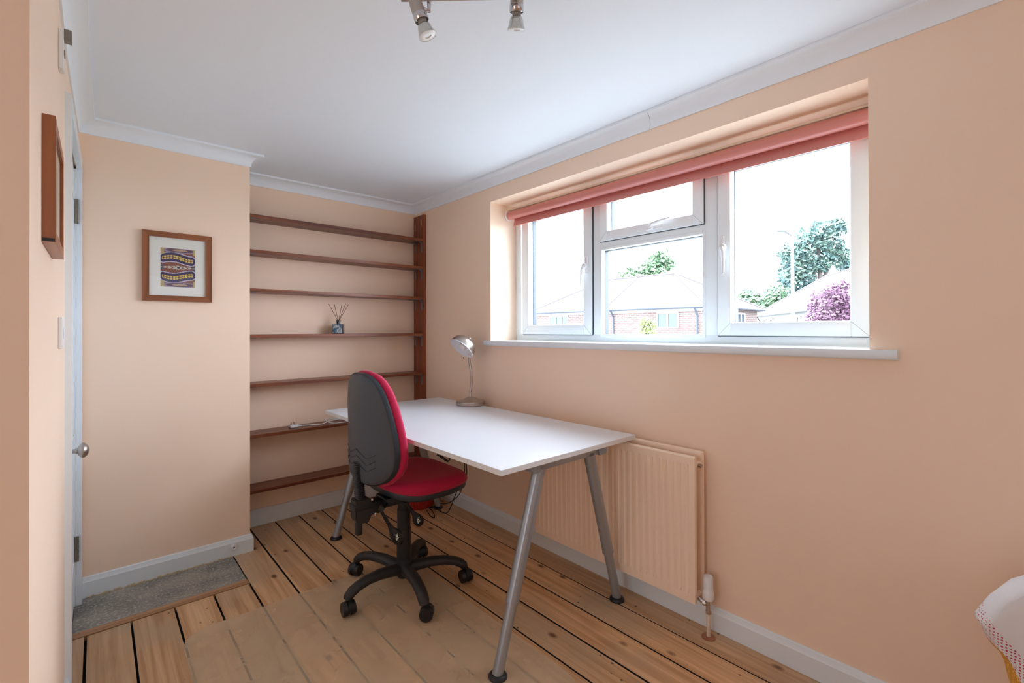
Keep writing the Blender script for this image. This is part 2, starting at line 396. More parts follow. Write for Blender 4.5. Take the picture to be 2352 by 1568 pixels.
# ---- floor
bm = nb(); box(bm, XR-.15, XW+.05, YR-.15, YS+.15, -.06, -.022)
floor = struct(obj('floor', bm, M['void']), 'stripped pine floorboards')
edges = [-.034, .110, .260, .408, .556, .710, .860, 1.006, 1.153, 1.290, 1.438, 1.597, 1.752, 1.897]
e = -.034; left = []
while e > XR: left.append(e); e -= .147
edges = sorted(left[1:] + [XR]) + edges
joints = {.260: (2.145,), 1.006: (1.62,), .710: (.35,), 1.438: (-.2,), .110: (.8,)}
for i in range(len(edges)-1):
    x0, x1 = edges[i], edges[i+1]
    gap = .0036 if x0 < .8 else .0034
    ytop = 2.531 if x1 <= .56 else YS
    if x0 < -.3: ytop = YN
    cuts = [YR] + sorted(joints.get(x0, ())) + [ytop]
    if x0 == 1.752: gap = .0016
    for a, b in zip(cuts[:-1], cuts[1:]):
        bm = nb(); dz = random.uniform(-.0012, 0)
        gx0 = gap if x0 > .1 else gap*1.4
        if abs(x0-.710) < .001: gx0 = .0045
        box(bm, x0+gx0, x1-gap, a+.0006, b-.0006, -.022, dz, bev=.0011)
        if abs(x0-.556) < .001 and b > 2.6:      # cut round the hearth slab
            pass
        fb = obj('floorboard', bm, M['floor'], floor)
        fb.data.materials.append(M['edge_dark'])       # dirty board edges, gap shade painted in so the joints read black
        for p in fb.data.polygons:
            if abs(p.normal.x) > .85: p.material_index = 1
bm = nb()
prism(bm, [(XL+.002, 2.535), (.560, 2.535), (.5555, 2.583), (XL+.002, 2.583)], -.02, .0005)
obj('hearth_trim', bm, M['strip'], floor)
bm = nb(); vs = box(bm, XL+.004, .5545, 2.5855, YB-.0155, -.02, -.0005)
bmesh.ops.subdivide_edges(bm, edges=bm.edges[:], cuts=3, use_grid_fill=True)
hs = obj('hearth_slab', bm, M['stone'], floor)
bm = nb()   # ragged filler line along the skirting and the slab
random.seed(3)
for k in range(46):
    x = -.03 + .58*k/46 + random.uniform(-.004, .004)
    box(bm, x, x+random.uniform(.006, .018), YB-.0165-random.uniform(.002, .007), YB-.0152, -.001, random.uniform(.003, .009))
fl_ = obj('old_paint_line', bm, mat('flaking_yellowed_paint', (206, 184, 150), .8, var=.2, vscale=50), floor); fl_['kind'] = 'stuff'
bm = nb()
for k in range(40):
    x = XL+.01 + .61*k/40
    box(bm, x, x+.016, 2.5835, 2.5835+random.uniform(.002, .005), -.001, .0012)
f2 = obj('grout_line', bm, mat('pale_grout', (172, 172, 166), .8), floor); f2['kind'] = 'stuff'

# ---- door
door = struct(empty('door_1', (0, 0, 0)), 'white painted panelled door with a round satin knob')
DX = -.076
bm = nb(); box(bm, DX-.038, DX, 2.158, 2.832, .006, 1.94, bev=.001)
obj('door_leaf', bm, M['trim'], door)
bm = nb()
for (y0, y1) in ((2.25, 2.46), (2.53, 2.74)):
    for (z0, z1) in ((.22, .78), (1.0, 1.8)):
        for a in ((y0, y1, z0, z0+.012), (y0, y1, z1-.012, z1), (y0, y0+.012, z0, z1), (y1-.012, y1, z0, z1)):
            box(bm, DX, DX+.003, *a)
obj('panel_moulding', bm, M['trim'], door)
def arch(a0, a1, z0, z1, x0, x1):
    bm = nb(); vs = prism(bm, [(x0-.002, a0), (x0+.017, a0), (x1+.017, a1), (x1-.002, a1)], z0, z1)
    return bm
def wx(y): return XL if y < 2.128 else XL + (XL2-XL)*(y-2.128)/(YB-2.128)
fr = struct(empty('trim_2'), 'white architrave round the door')
obj('architrave', arch(2.098, 2.150, 0, 2.010, wx(2.098), wx(2.15)), M['trim'], fr)
obj('architrave', arch(2.838, 2.892, 0, 2.010, wx(2.838), wx(2.89)), M['trim'], fr)
obj('architrave', arch(2.150, 2.838, 1.952, 2.010, wx(2.15), wx(2.838)), M['trim'], fr)
bm = nb(); box(bm, -.19, -.081, 2.128, 2.1555, 0, 1.952); box(bm, -.19, -.070, 2.8345, 2.862, 0, 1.952); box(bm, -.19, -.078, 2.1555, 2.8345, 1.942, 1.967)
obj('door_lining', bm, M['trim'], fr)
for z0, z1 in ((1.706, 1.815), (.200, .310)):
    h = bm = nb(); box(bm, -.074, -.0605, 2.826, 2.8345, z0, z1, bev=.0006)
    hg = obj('hinge', bm, M['steel'], door)
    bm = nb(); tube(bm, [(-.0635, 2.829, z0), (-.0635, 2.829, z1)], .0042, 10)
    for k in range(1, 5):
        zz = z0 + (z1-z0)*k/5; tube(bm, [(-.0635, 2.829, zz-.001), (-.0635, 2.829, zz+.001)], .0052, 10)
    obj('hinge_knuckle', bm, M['steel'], hg, 40)
bm = nb()
lathe(bm, [(0, 0), (.0125, 0), (.0125, .003), (.008, .008), (.0075, .018), (.012, .025), (.0245, .034), (.0265, .038), (.0255, .044), (.018, .052), (.008, .056), (0, .057)], 28,
      Matrix.Translation((DX, 2.225, .806)) @ Matrix.Rotation(R(90), 4, 'Y'))
obj('door_knob', bm, M['nickel'], door, 50)
bm = nb(); box(bm, DX, DX+.0018, 2.205, 2.245, .86, .93, bev=.0005); obj('keyhole_cover', bm, M['trim'], door)

# ---- window
win = struct(empty('window_1'), 'white plastic casement window of three bays')
FX = 2.118
def frame_bars(bm, y0, y1, z0, z1, wy, wz, x0, x1, bev=.004):
    box(bm, x0, x1, y0, y0+wy, z0, z1, bev=bev); box(bm, x0, x1, y1-wy, y1, z0, z1, bev=bev)
    box(bm, x0, x1, y0+wy-.001, y1-wy+.001, z0, z0+wz, bev=bev); box(bm, x0, x1, y0+wy-.001, y1-wy+.001, z1-wz, z1, bev=bev)
bm = nb()
frame_bars(bm, RY0, RY1, RZ0+.028, RZ1, .05, .045, FX, FX+.07)
box(bm, FX, FX+.07, 1.612, 1.662, RZ0+.07, RZ1-.04, bev=.004)
box(bm, FX, FX+.07, .955, 1.016, RZ0+.07, RZ1-.04, bev=.004)
box(bm, FX, FX+.07, 1.014, 1.614, 1.680, 1.730, bev=.004)
obj('window_frame', bm, M['upvc'], win, 35)
def mitre_line(bm, x, y0, z0, y1, z1):
    tube(bm, [(x, y0, z0), (x, y1, z1)], .0009, 5)
def sash(name, y0, y1, z0, z1, wd, x0=FX-.014):
    bm = nb(); frame_bars(bm, y0, y1, z0, z1, wd, wd, x0, FX+.05)
    s = obj(name, bm, M['upvc'], win, 35)
    bm = nb(); frame_bars(bm, y0+wd-.010, y1-wd+.010, z0+wd-.010, z1-wd+.010, .012, .012, x0+.006, x0+.03, .002)
    obj('glazing_bead', bm, M['upvc'], s, 35)
    bm = nb()
    for (a, b, c, d) in ((y0, z0, y0+wd, z0+wd), (y1, z0, y1-wd, z0+wd), (y0, z1, y0+wd, z1-wd), (y1, z1, y1-wd, z1-wd)):
        mitre_line(bm, x0-.0002, a, b, c, d)
    obj('mitre_joint', bm, mat('weld_line', (186, 190, 194), .6), s)
    bm = nb(); g = .0035   # dark seal between sash and frame
    frame_bars(bm, y0-g, y1+g, z0-g, z1+g, g+.002, g+.002, FX-.0035, FX+.01, 0)
    obj('rubber_seal', bm, M['gasket'], s)
    return s, (y0+wd, y1-wd, z0+wd, z1-wd)
def pane(parent, y0, y1, z0, z1, xg):
    bm = nb(); t = .0065
    frame_bars(bm, y0-.004, y1+.004, z0-.004, z1+.004, t, t, xg+.004, xg+.034, 0)
    obj('spacer_bar', bm, M['spacer'], parent)
    bm = nb(); vs = [bm.verts.new(p) for p in ((xg+.006, y0, z0), (xg+.006, y1, z0), (xg+.006, y1, z1), (xg+.006, y0, z1))]; bm.faces.new(vs)
    obj('glass_pane', bm, M['glass'], parent)
s1, g = sash('casement_sash', 1.668, 2.240, 1.197, 2.000, .058); pane(s1, *g, FX+.024)
s2, g = sash('top_vent_sash', 1.018, 1.610, 1.716, 2.000, .052); pane(s2, *g, FX+.024)
s3, g = sash('casement_sash', .398, .951, 1.197, 2.000, .058); pane(s3, *g, FX+.024)
bm = nb(); frame_bars(bm, 1.012, 1.616, 1.185, 1.684, .014, .016, FX-.004, FX+.03, .003)
fx = obj('fixed_light_bead', bm, M['upvc'], win, 35); pane(fx, 1.024, 1.604, 1.199, 1.668, FX+.024)
def handle(y, z, dy, dz, parent, flip=1):
    bm = nb(); X0 = FX-.014
    if dz:   # upright base plate and a blade hanging down
        box(bm, X0-.010, X0+.001, y-.011, y+.011, z-.045, z+.052, bev=.004)
        lathe(bm, [(0, 0), (.016, 0), (.017, .006), (.014, .016), (0, .018)], 20, Matrix.Translation((X0-.008, y+.006*flip, z)) @ Matrix.Rotation(R(-90), 4, 'Y'))
        tube(bm, [(X0-.020, y+.006*flip, z), (X0-.028, y+.014*flip, z-.022), (X0-.030, y+.016*flip, z-.07), (X0-.034, y+.017*flip, z-.118)], [.0105, .0085, .0065, .0045], 12)
    else:
        box(bm, X0-.010, X0+.001, y-.050, y+.042, z-.012, z+.010, bev=.004)
        lathe(bm, [(0, 0), (.016, 0), (.017, .006), (.014, .016), (0, .018)], 20, Matrix.Translation((X0-.008, y+.012, z+.002)) @ Matrix.Rotation(R(-90), 4, 'Y'))
        tube(bm, [(X0-.020, y+.012, z+.002), (X0-.028, y-.004, z+.014), (X0-.030, y-.05, z+.022), (X0-.034, y-.105, z+.026)], [.0105, .0085, .0065, .0045], 12)
    h = obj('window_handle', bm, M['whiteplastic'], parent, 50)
    bm = nb(); tube(bm, [(X0-.0255, y+(.006*flip if dz else .012), z+.001), (X0-.0275, y+(.006*flip if dz else .012), z+.001)], .004, 12)
    obj('key_lock', bm, M['steel'], h)
handle(1.700, 1.590, 0, 1, s1, 1)
handle(.928, 1.590, 0, 1, s3, -1)
handle(1.270, 1.740, 1, 0, s2)
# window board
bm = nb()
prof = [(XW-.032, 1.130), (XW-.034, 1.134), (XW-.035, 1.143), (XW-.034, 1.152), (XW-.030, 1.158), (FX, 1.158), (FX, 1.128), (XW-.028, 1.127)]
def ext_y(bm, prof, y0, y1):
    a = [bm.verts.new((p[0], y0, p[1])) for p in prof]; b = [bm.verts.new((p[0], y1, p[1])) for p in prof]; n = len(prof)
    bm.faces.new(a); bm.faces.new(b[::-1])
    for i in range(n): bm.faces.new((a[i], b[i], b[(i+1) % n], a[(i+1) % n]))
ext_y(bm, prof, RY0+.0005, RY1-.0005)
ext_y(bm, [(XW-.032, 1.130), (XW-.034, 1.134), (XW-.035, 1.143), (XW-.034, 1.152), (XW-.030, 1.158), (XW-.0003, 1.158), (XW-.0003, 1.127), (XW-.028, 1.127)], .286, RY0+.0005)
ext_y(bm, [(XW-.032, 1.130), (XW-.034, 1.134), (XW-.035, 1.143), (XW-.034, 1.152), (XW-.030, 1.158), (XW-.0003, 1.158), (XW-.0003, 1.127), (XW-.028, 1.127)], RY1-.0005, 2.348)
obj('window_sill', bm, M['trim'], win, 40)
# roller blind
bl = tag(empty('roller_blind', (2.04, 1.34, 1.975)), 'rolled-up terracotta roller blind across the top of the window', 'blind')
def at(o, *objs):
    for q in objs: q.parent = o; q.location = -Vector(o.location)
bm = nb(); tube(bm, [(2.035, .372, 1.974), (2.035, 2.285, 1.974)], .0265, 28)
a = obj('fabric_roll', bm, M['blind'], None, 40)
bm = nb()
n = 12; pr_ = [(2.0605, 1.978), (2.063, 1.94), (2.062, 1.915), (2.056, 1.905), (2.050, 1.905), (2.049, 1.914), (2.056, 1.94), (2.0575, 1.978)]
ext_y(bm, pr_, .376, 2.262)
b_ = obj('hanging_fabric', bm, M['blind'], None, 40)
bm = nb(); box(bm, 2.030, 2.062, .366, 2.290, 2.006, 2.016, bev=.003)
c_ = obj('head_rail', bm, M['cream'], None, 30)
at(bl, a, b_, c_)
for y in (2.286, .362):
    bm = nb(); lathe(bm, [(0, 0), (.034, 0), (.034, .006), (0, .006)], 24, Matrix.Translation((2.035, y+.006, 1.976)) @ Matrix.Rotation(R(90), 4, 'X'))
    at(bl, obj('end_bracket', bm, M['whiteplastic'], None, 40))

# ------------------------------------------------------------ shelves
sh_z = [1.926, 1.713, 1.480, 1.203, .906, .600, .268]
names = ['topmost stained pine shelf, just under the coving', 'stained pine shelf, second from the top', 'stained pine shelf directly above the reed diffuser',
         'stained pine shelf carrying the reed diffuser', 'stained pine shelf just below the diffuser shelf', 'stained pine shelf with the white plug, at desk height',
         'lowest stained pine shelf, above the skirting board']
bm = nb(); box(bm, 1.874, 1.8975, 3.094, 3.2395, .1025, 2.112, bev=.0015)
upr = tag(obj('shelf_upright', bm, M['shelf_z']), 'dark stained upright plank on the window wall holding the shelf ends', 'upright')
bm = nb(); box(bm, XB+.001, XB+.022, 3.12, 3.2395, .103, 2.08)
upl = tag(obj('shelf_upright', bm, M['shelf_z']), 'stained plank at the hidden left end of the shelves', 'upright')
scr = mat('bare_wood_scrape', (190, 140, 104), .6)
for pp in ([(1.8738, 3.118, 2.085), (1.8738, 3.122, 2.05), (1.8738, 3.116, 2.02)], [(1.8738, 3.216, 2.07), (1.8738, 3.214, 2.03), (1.8738, 3.21, 2.0)]):
    bm = nb(); tube(bm, pp, [.001, .003, .001], 6)
    obj('bare_patch', bm, scr, upr)
random.seed(11)
for i, (z, nm) in enumerate(zip(sh_z, names)):
    t = .020 if i < 4 else .0195
    bm = nb(); vs = box(bm, XB+.0225, 1.8735, 3.100 + random.uniform(-.002, .002), 3.2535, z-t, z, bev=.0012)
    s = obj('shelf', bm, M['shelf_x'])
    tag(s, nm, 'shelf', 'shelves in the alcove')
    for (x, sg, y) in ((1.8733, -1, 3.118), (1.8733, -1, 3.205), (XB+.0228, 1, 3.118), (XB+.0228, 1, 3.205)):
        bm = nb()
        box(bm, min(x, x+sg*.0028), max(x, x+sg*.0028), y-.0085, y+.0085, z-t-.078, z-t-.0002)
        box(bm, min(x, x+sg*.058), max(x, x+sg*.058), y-.0085, y+.0085, z-t-.0030, z-t-.0002)
        tube(bm, [(x+sg*.003, y, z-t-.022), (x+sg*.009, y, z-t-.011), (x+sg*.021, y, z-t-.004)], .003, 6)
        br = obj('shelf_bracket', bm, M['bracket'], s)

# ------------------------------------------------------------ print on the chimney wall
def framed(name, label, cx, z0, z1, wid, fw, depth, place, mats, mount, art):
    pass
pf = tag(empty('picture_frame', (.3115, YB-.001, 1.5495)), 'brown wooden frame with a dotted blue and yellow print, on the chimney wall', 'picture')
x0, x1, z0, z1 = .166, .457, 1.376, 1.723; fw = .0275; Y1 = YB-.001; Y0 = Y1-.020
def mitred(bm, a, b, c, d, y0, y1):   # outer a,b inner c,d in x,z
    vs = [bm.verts.new((p[0], y, p[1])) for y in (y0, y1) for p in (a, b, c, d)]
    bm.faces.new(vs[:4]); bm.faces.new(vs[4:][::-1])
    for i in range(4): bm.faces.new((vs[i], vs[4+i], vs[4+(i+1) % 4], vs[(i+1) % 4]))
parts = []
O = [(x0, z0), (x1, z0), (x1, z1), (x0, z1)]; I = [(x0+fw, z0+fw), (x1-fw, z0+fw), (x1-fw, z1-fw), (x0+fw, z1-fw)]
for i in range(4):
    j = (i+1) % 4; bm = nb(); mitred(bm, O[i], O[j], I[j], I[i], Y0, Y1)
    parts.append(obj('frame_side', bm, M['frame_x'] if i % 2 == 0 else M['frame_z']))
parts.append(bxo('mount_card', (x0+fw-.002, x1-fw+.002, Y0+.008, Y0+.010, z0+fw-.002, z1-fw+.002), M['mount']))
# the printed sheet: painted per vertex as flat print
def art_color(u, v):
    # u right 0..1, v up 0..1
    def c(*a): return lin(a)
    base = c(120, 62, 52)
    s = math.sin
    col = base
    if (int(u*40)+int(v*44)) % 3 == 0: col = c(150, 104, 70)
    d1 = abs(u+v-1.05); d2 = abs(u-v)
    # bars
    def snake(cy, amp, sgn, half, u0, u1):
        yc = cy + amp*sgn*math.sin((u-.08)*2*PI*.86+.2)
        dx = max(u0-u, u-u1, 0); dy = abs(v-yc)
        return math.hypot(dx*.9, dy), yc
    for cy, amp, sg, ph in ((.735, .045, 1, 0), (.275, .045, -1, 0)):
        d, yc = snake(cy, amp, sg, .1, .10, .88)
        if d < .155: col = c(122, 56, 48)
        if d < .138: col = c(190, 186, 204)
        if d < .112: col = c(70, 48, 64)
        if d < .100: col = c(48, 46, 92)
        if d < .058:
            k = (u*11.5) % 1; side = (v-yc)
            rr = math.hypot((k-.5)*1.0, (abs(side)-.027)/.026*.5)
            col = c(216, 188, 70) if rr < .30 else (c(228, 210, 150) if rr < .40 else c(104, 62, 46))
    dd = abs(v-.505)
    if dd < .062 and col[:3] not in ():
        m_ = .055*(1-abs(u-.5)*1.6)
        if dd < m_:
            z = (u*7 + (1 if v > .505 else -1)*(v-.505)*14) % 1
            col = c(198, 188, 150) if z < .35 else (c(150, 68, 62) if z < .65 else c(160, 178, 186))
        elif abs(u-.05) < .06 or abs(u-.96) < .05: col = c(78, 84, 98)
        if math.hypot((u-.51)/.075, (v-.505)/.035) < 1: col = c(206, 210, 208) if math.hypot((u-.51)/.05, (v-.505)/.02) > 1 else c(40, 42, 52)
    for cy in (.955, .055):
        e = math.hypot((u-.55)/.40, (v-cy)/.05)
        if e < 1: col = c(178, 148, 120) if e < .55 else c(92, 62, 84)
        elif e < 1.35: col = c(150, 130, 150)
    if (u < .10 or u > .93) and (v > .84 or v < .16): col = c(196, 172, 126) if (int(u*60)+int(v*60)) % 2 else c(170, 150, 96)
    return col
def artmat():
    m = bpy.data.materials.new('printed_sheet'); m.use_nodes = True; nt = m.node_tree
    a = nt.nodes.new('ShaderNodeVertexColor'); a.layer_name = 'print'
    nt.links.new(a.outputs[0], nt.nodes['Principled BSDF'].inputs['Base Color']); nt.nodes['Principled BSDF'].inputs['Roughness'].default_value = .6; return m
def printsheet(name, nx, nz, fn, xa, xb, za, zb, y):
    vs = [(xa+(xb-xa)*i/nx, y, za+(zb-za)*k/nz) for k in range(nz+1) for i in range(nx+1)]
    fs = [(k*(nx+1)+i, k*(nx+1)+i+1, (k+1)*(nx+1)+i+1, (k+1)*(nx+1)+i) for k in range(nz) for i in range(nx)]
    me = bpy.data.meshes.new(name); me.from_pydata(vs, [], fs)
    ca = me.color_attributes.new('print', 'FLOAT_COLOR', 'CORNER')
    arr = []
    for k in range(nz):
        for i in range(nx): arr += list(fn((i+.5)/nx, (k+.5)/nz))*4
    ca.data.foreach_set('color', arr)
    me.materials.append(artmat()); o = bpy.data.objects.new(name, me); C.objects.link(o); return o
parts.append(printsheet('print_sheet', 110, 130, art_color, .239, .384, 1.449, 1.644, Y0+.0075))
bm = nb(); vs = [bm.verts.new(p) for p in ((x0+fw, Y0+.004, z0+fw), (x1-fw, Y0+.004, z0+fw), (x1-fw, Y0+.004, z1-fw), (x0+fw, Y0+.004, z1-fw))]; bm.faces.new(vs)
parts.append(obj('frame_glass', bm, M['glasspic']))
at(pf, *parts)
# the picture by the door, seen edge on
pf2 = tag(empty('picture_frame', (XL, 1.397, 1.52)), 'deep brown picture frame by the door, seen edge-on', 'picture')
parts = []
y0, y1, z0, z1 = 1.250, 1.543, 1.397, 1.641; fw = .022; X0, X1 = XL+.0003, XL+.0195
def mitx(bm, a, b, c, d):
    vs = [bm.verts.new((x, p[0], p[1])) for x in (X0, X1) for p in (a, b, c, d)]
    bm.faces.new(vs[:4]); bm.faces.new(vs[4:][::-1])
    for i in range(4): bm.faces.new((vs[i], vs[4+i], vs[4+(i+1) % 4], vs[(i+1) % 4]))
O = [(y0, z0), (y1, z0), (y1, z1), (y0, z1)]; I = [(y0+fw, z0+fw), (y1-fw, z0+fw), (y1-fw, z1-fw), (y0+fw, z1-fw)]
for i in range(4):
    j = (i+1) % 4; bm = nb(); mitx(bm, O[i], O[j], I[j], I[i]); parts.append(obj('frame_side', bm, M['frame_y'] if i % 2 == 0 else M['frame_z']))
parts.append(bxo('mount_card', (X1-.009, X1-.007, y0+fw-.002, y1-fw+.002, z0+fw-.002, z1-fw+.002), mat('cream_mount', (206, 190, 160), .7)))
parts.append(bxo('print_sheet', (X1-.0069, X1-.0062, y0+.09, y1-.09, z0+.06, z1-.06), mat('sepia_print', (120, 100, 80), .7, var=.4, vscale=40)))
parts.append(bxo('dark_corner_wrap', (X0+.0002, X1-.001, y0-.0006, y0-.0001, z0+.001, z0+.007), M['black']))
bm = nb(); vs = [bm.verts.new(p) for p in ((X1-.003, y0+fw, z0+fw), (X1-.003, y1-fw, z0+fw), (X1-.003, y1-fw, z1-fw), (X1-.003, y0+fw, z1-fw))]; bm.faces.new(vs)
parts.append(obj('frame_glass', bm, M['glasspic']))
at(pf2, *parts)

# light switch, door contact, door stop
sw = tag(empty('light_switch', (XL, 1.80, 1.221)), 'white light switch plate beside the door frame', 'switch')
at(sw, bxo('switch_plate', (XL+.0003, XL+.009, 1.757, 1.843, 1.178, 1.264), M['whiteplastic'], bev=.0015), bxo('rocker', (XL+.0085, XL+.012, 1.79, 1.81, 1.205, 1.235), M['whiteplastic'], bev=.001))
dc = tag(empty('wall_contact', (XL, 1.78, 2.0)), 'small white contact box with a metal clip high beside the door', 'sensor')
at(dc, bxo('contact_body', (XL+.0003, XL+.011, 1.755, 1.80, 1.945, 2.052), M['whiteplastic'], bev=.0015), bxo('metal_clip', (XL+.011, XL+.027, 1.76, 1.79, 2.028, 2.056), M['steel'], bev=.001),
   bxo('rocker', (XL+.011, XL+.0135, 1.765, 1.79, 1.985, 1.999), M['steel']))
ds = tag(empty('door_stop', (.558, YB-.015, .052)), 'round white door stop screwed to the skirting board', 'door stop')
bm = nb(); lathe(bm, [(.005, .013), (.005, .016), (.012, .017), (.015, .012), (.0155, 0), (0, 0)], 24, Matrix.Translation((.558, YB-.0155, .052)) @ Matrix.Rotation(R(90), 4, 'X'), cap=False)
a = obj('rubber_ring', bm, M['whiteplastic'], None, 40)
bm = nb(); lathe(bm, [(0, .012), (.005, .0125)], 16, Matrix.Translation((.558, YB-.0155, .052)) @ Matrix.Rotation(R(90), 4, 'X'), cap=False)
at(ds, a, obj('screw', bm, M['gasket']))

# ------------------------------------------------------------ chair mat
bm = nb(); pts = []
mx0, mx1, my0, my1, r_ = .252, 1.262, 1.020, 2.272, .095
for cx, cy, a0 in ((mx1-r_, my1-r_, 0), (mx0+r_, my1-r_, 90), (mx0+r_, my0+r_, 180), (mx1-r_, my0+r_, 270)):
    for k in range(9): a = R(a0+90*k/8); pts.append((cx+r_*math.cos(a), cy+r_*math.sin(a)))
prism(bm, pts, .0004, .0030)
cm = tag(obj('chair_mat', bm, M['sheet']), 'cloudy translucent plastic chair mat lying on the floorboards', 'chair mat')

# ------------------------------------------------------------ desk
desk = tag(empty('desk', (1.4217, 1.9975, 0), .00286), 'white desk with grey telescopic A-frame legs', 'desk')
HL, HW, ZD = .80, .400, .7514
bm = nb(); box(bm, -HW, HW, -HL, HL, ZD-.020, ZD, bev=.001)
obj('desk_top', bm, M['desk'], desk)
bm = nb(); e_ = .0004
for a in ((-HW-e_, -HW, -HL, HL), (HW, HW+e_, -HL, HL), (-HW, HW, -HL-e_, -HL), (-HW, HW, HL, HL+e_)):
    box(bm, a[0], a[1], a[2], a[3], ZD-.0192, ZD-.0012)
obj('edge_band', bm, M['desk_edge'], desk)
for sy in (-1, 1):
    yl = sy*.735
    bm = nb(); box(bm, -.165, .215, yl-.018, yl+.018, ZD-.062, ZD-.0205, bev=.006)
    obj('cross_beam', bm, M['silver'], desk, 40)
    for sx in (-1, 1):
        x = -.195 if sx < 0 else .215
        bm = nb()
        pr_ = [(x-.028, ZD-.0205), (x+.028, ZD-.0205), (x+.028, ZD-.058), (x+(.02 if sx < 0 else .02), ZD-.064), (x-(.0 if sx < 0 else .02), ZD-.064), (x-.028, ZD-.040)]
        a = [bm.verts.new((p[0], yl-.024, p[1])) for p in pr_]; b = [bm.verts.new((p[0], yl+.024, p[1])) for p in pr_]
        bm.faces.new(a); bm.faces.new(b[::-1])
        for i in range(len(pr_)): bm.faces.new((a[i], b[i], b[(i+1) % len(pr_)], a[(i+1) % len(pr_)]))
        obj('beam_cap', bm, M['silver2'], desk)
    for sx in (-1, 1):
        foot = Vector((sx*.355 - .008, yl, .012)); top = Vector((-.152 if sx < 0 else .150, yl, ZD-.055))
        J = foot + (top-foot)*.335
        lg = nb(); tube(lg, [J, top], .0245, 24); tube(lg, [J-(top-foot)*.004, J], .0255, 24)
        leg = obj('leg', lg, M['silver'], desk, 40)
        lg = nb(); tube(lg, [foot, J+(top-foot)*.02], .0198, 24); obj('lower_tube', lg, M['silver'], leg, 40)
        lg = nb(); lathe(lg, [(.0, 0), (.033, 0), (.034, .005), (.031, .011), (.022, .016), (.0, .017)], 28, Matrix.Translation((foot.x-sx*.001, foot.y, .0031 if sy*sx > 5 else .0005)))
        obj('foot', lg, M['black'], leg, 40)

# ------------------------------------------------------------ desk lamp
lx, ly = 1.786, 2.383
lamp = tag(empty('desk_lamp', (lx, ly, ZD)), 'brushed metal desk lamp with a domed shade on the white desk', 'lamp')
bm = nb(); lathe(bm, [(0, .0008), (.088, .0008), (.091, .003), (.091, .021), (.088, .025), (.074, .026), (.050, .034), (.030, .045), (.016, .050), (0, .051)], 48)
obj('base', bm, M['nickel'], lamp, 30)
bm = nb(); tube(bm, [(0, 0, .048), (.001, 0, .075)], .0085, 16); obj('stem_collar', bm, M['nickel'], lamp, 40)
# direction of the opening: down, to the left of the picture and a little towards the room
rgt = Vector((.7505, -.6609, 0)); tow = Vector((-.55, -.77, .05)).normalized(); tow = (tow - rgt*tow.dot(rgt)).normalized()
nrm = (rgt*(-.585) + Vector((0, 0, 1))*(-.80)).normalized()*math.cos(R(25)) + tow*math.sin(R(25))
nrm.normalize()
oc = Vector((.0, .0, .0)) + rgt*(-.058) + Vector((0, 0, .357))      # centre of the opening
bm = nb(); hk = Vector((.0, .004, .075))
tube(bm, spline0([hk, rgt*.005+Vector((0,0,.135)), rgt*(.002)-tow*.004+Vector((0,0,.21)), rgt*(-.010)-tow*.035+Vector((0,0,.270)), rgt*(-.016)-tow*.075+Vector((0,0,.325))]), .0078, 14)
obj('goose_neck', bm, M['nickel'], lamp, 60)
q = nrm.to_track_quat('Z', 'Y').to_matrix().to_4x4(); q.translation = oc
bm = nb()
prof = [(.086, 0), (.0855, -.012)]
for k in range(1, 10):
    a = PI/2*k/9; prof.append((.085*math.cos(a)**.9 if k < 9 else .014, -.012-.070*math.sin(a)))
prof += [(.013, -.090), (0, -.092)]
lathe(bm, prof, 40, q, cap=False)
sh = obj('lamp_shade', bm, M['nickel'], lamp, 50)
bm = nb(); pin = [(.0845, 0.0002), (.0835, -.012)]
for k in range(1, 10):
    a = PI/2*k/9; pin.append((.083*math.cos(a)**.9 if k < 9 else .0, -.012-.066*math.sin(a)))
lathe(bm, pin, 40, q, cap=False); obj('shade_lining', bm, M['lampwhite'], sh, 60)
bm = nb(); lathe(bm, [(.0865, .001), (.0865, -.003), (.0835, -.003), (.0835, .001), (.0865, .001)], 40, q, cap=False); obj('shade_rim', bm, M['lampwhite'], sh, 40)
bm = nb(); lathe(bm, [(.012, -.072), (.014, -.045), (.024, -.030), (.027, -.018), (.022, -.006), (.010, -.001), (0, 0)], 24, q, cap=False)
obj('bulb', bm, mat('frosted_bulb', (244, 240, 236), .3), lamp, 60)
bm = nb(); lathe(bm, [(0, 0), (.003, 0), (.003, .006), (0, .007)], 10, Matrix.Translation(oc + rgt*.012 - Vector((0, 0, .062)))); obj('switch_button', bm, M['black'], lamp)

# ------------------------------------------------------------ office chair
CX, CY = 1.100, 2.000
chair = tag(empty('office_chair', (CX, CY, 0), R(0)), 'crimson office swivel chair with a charcoal back and black star base', 'chair')
CT = .0
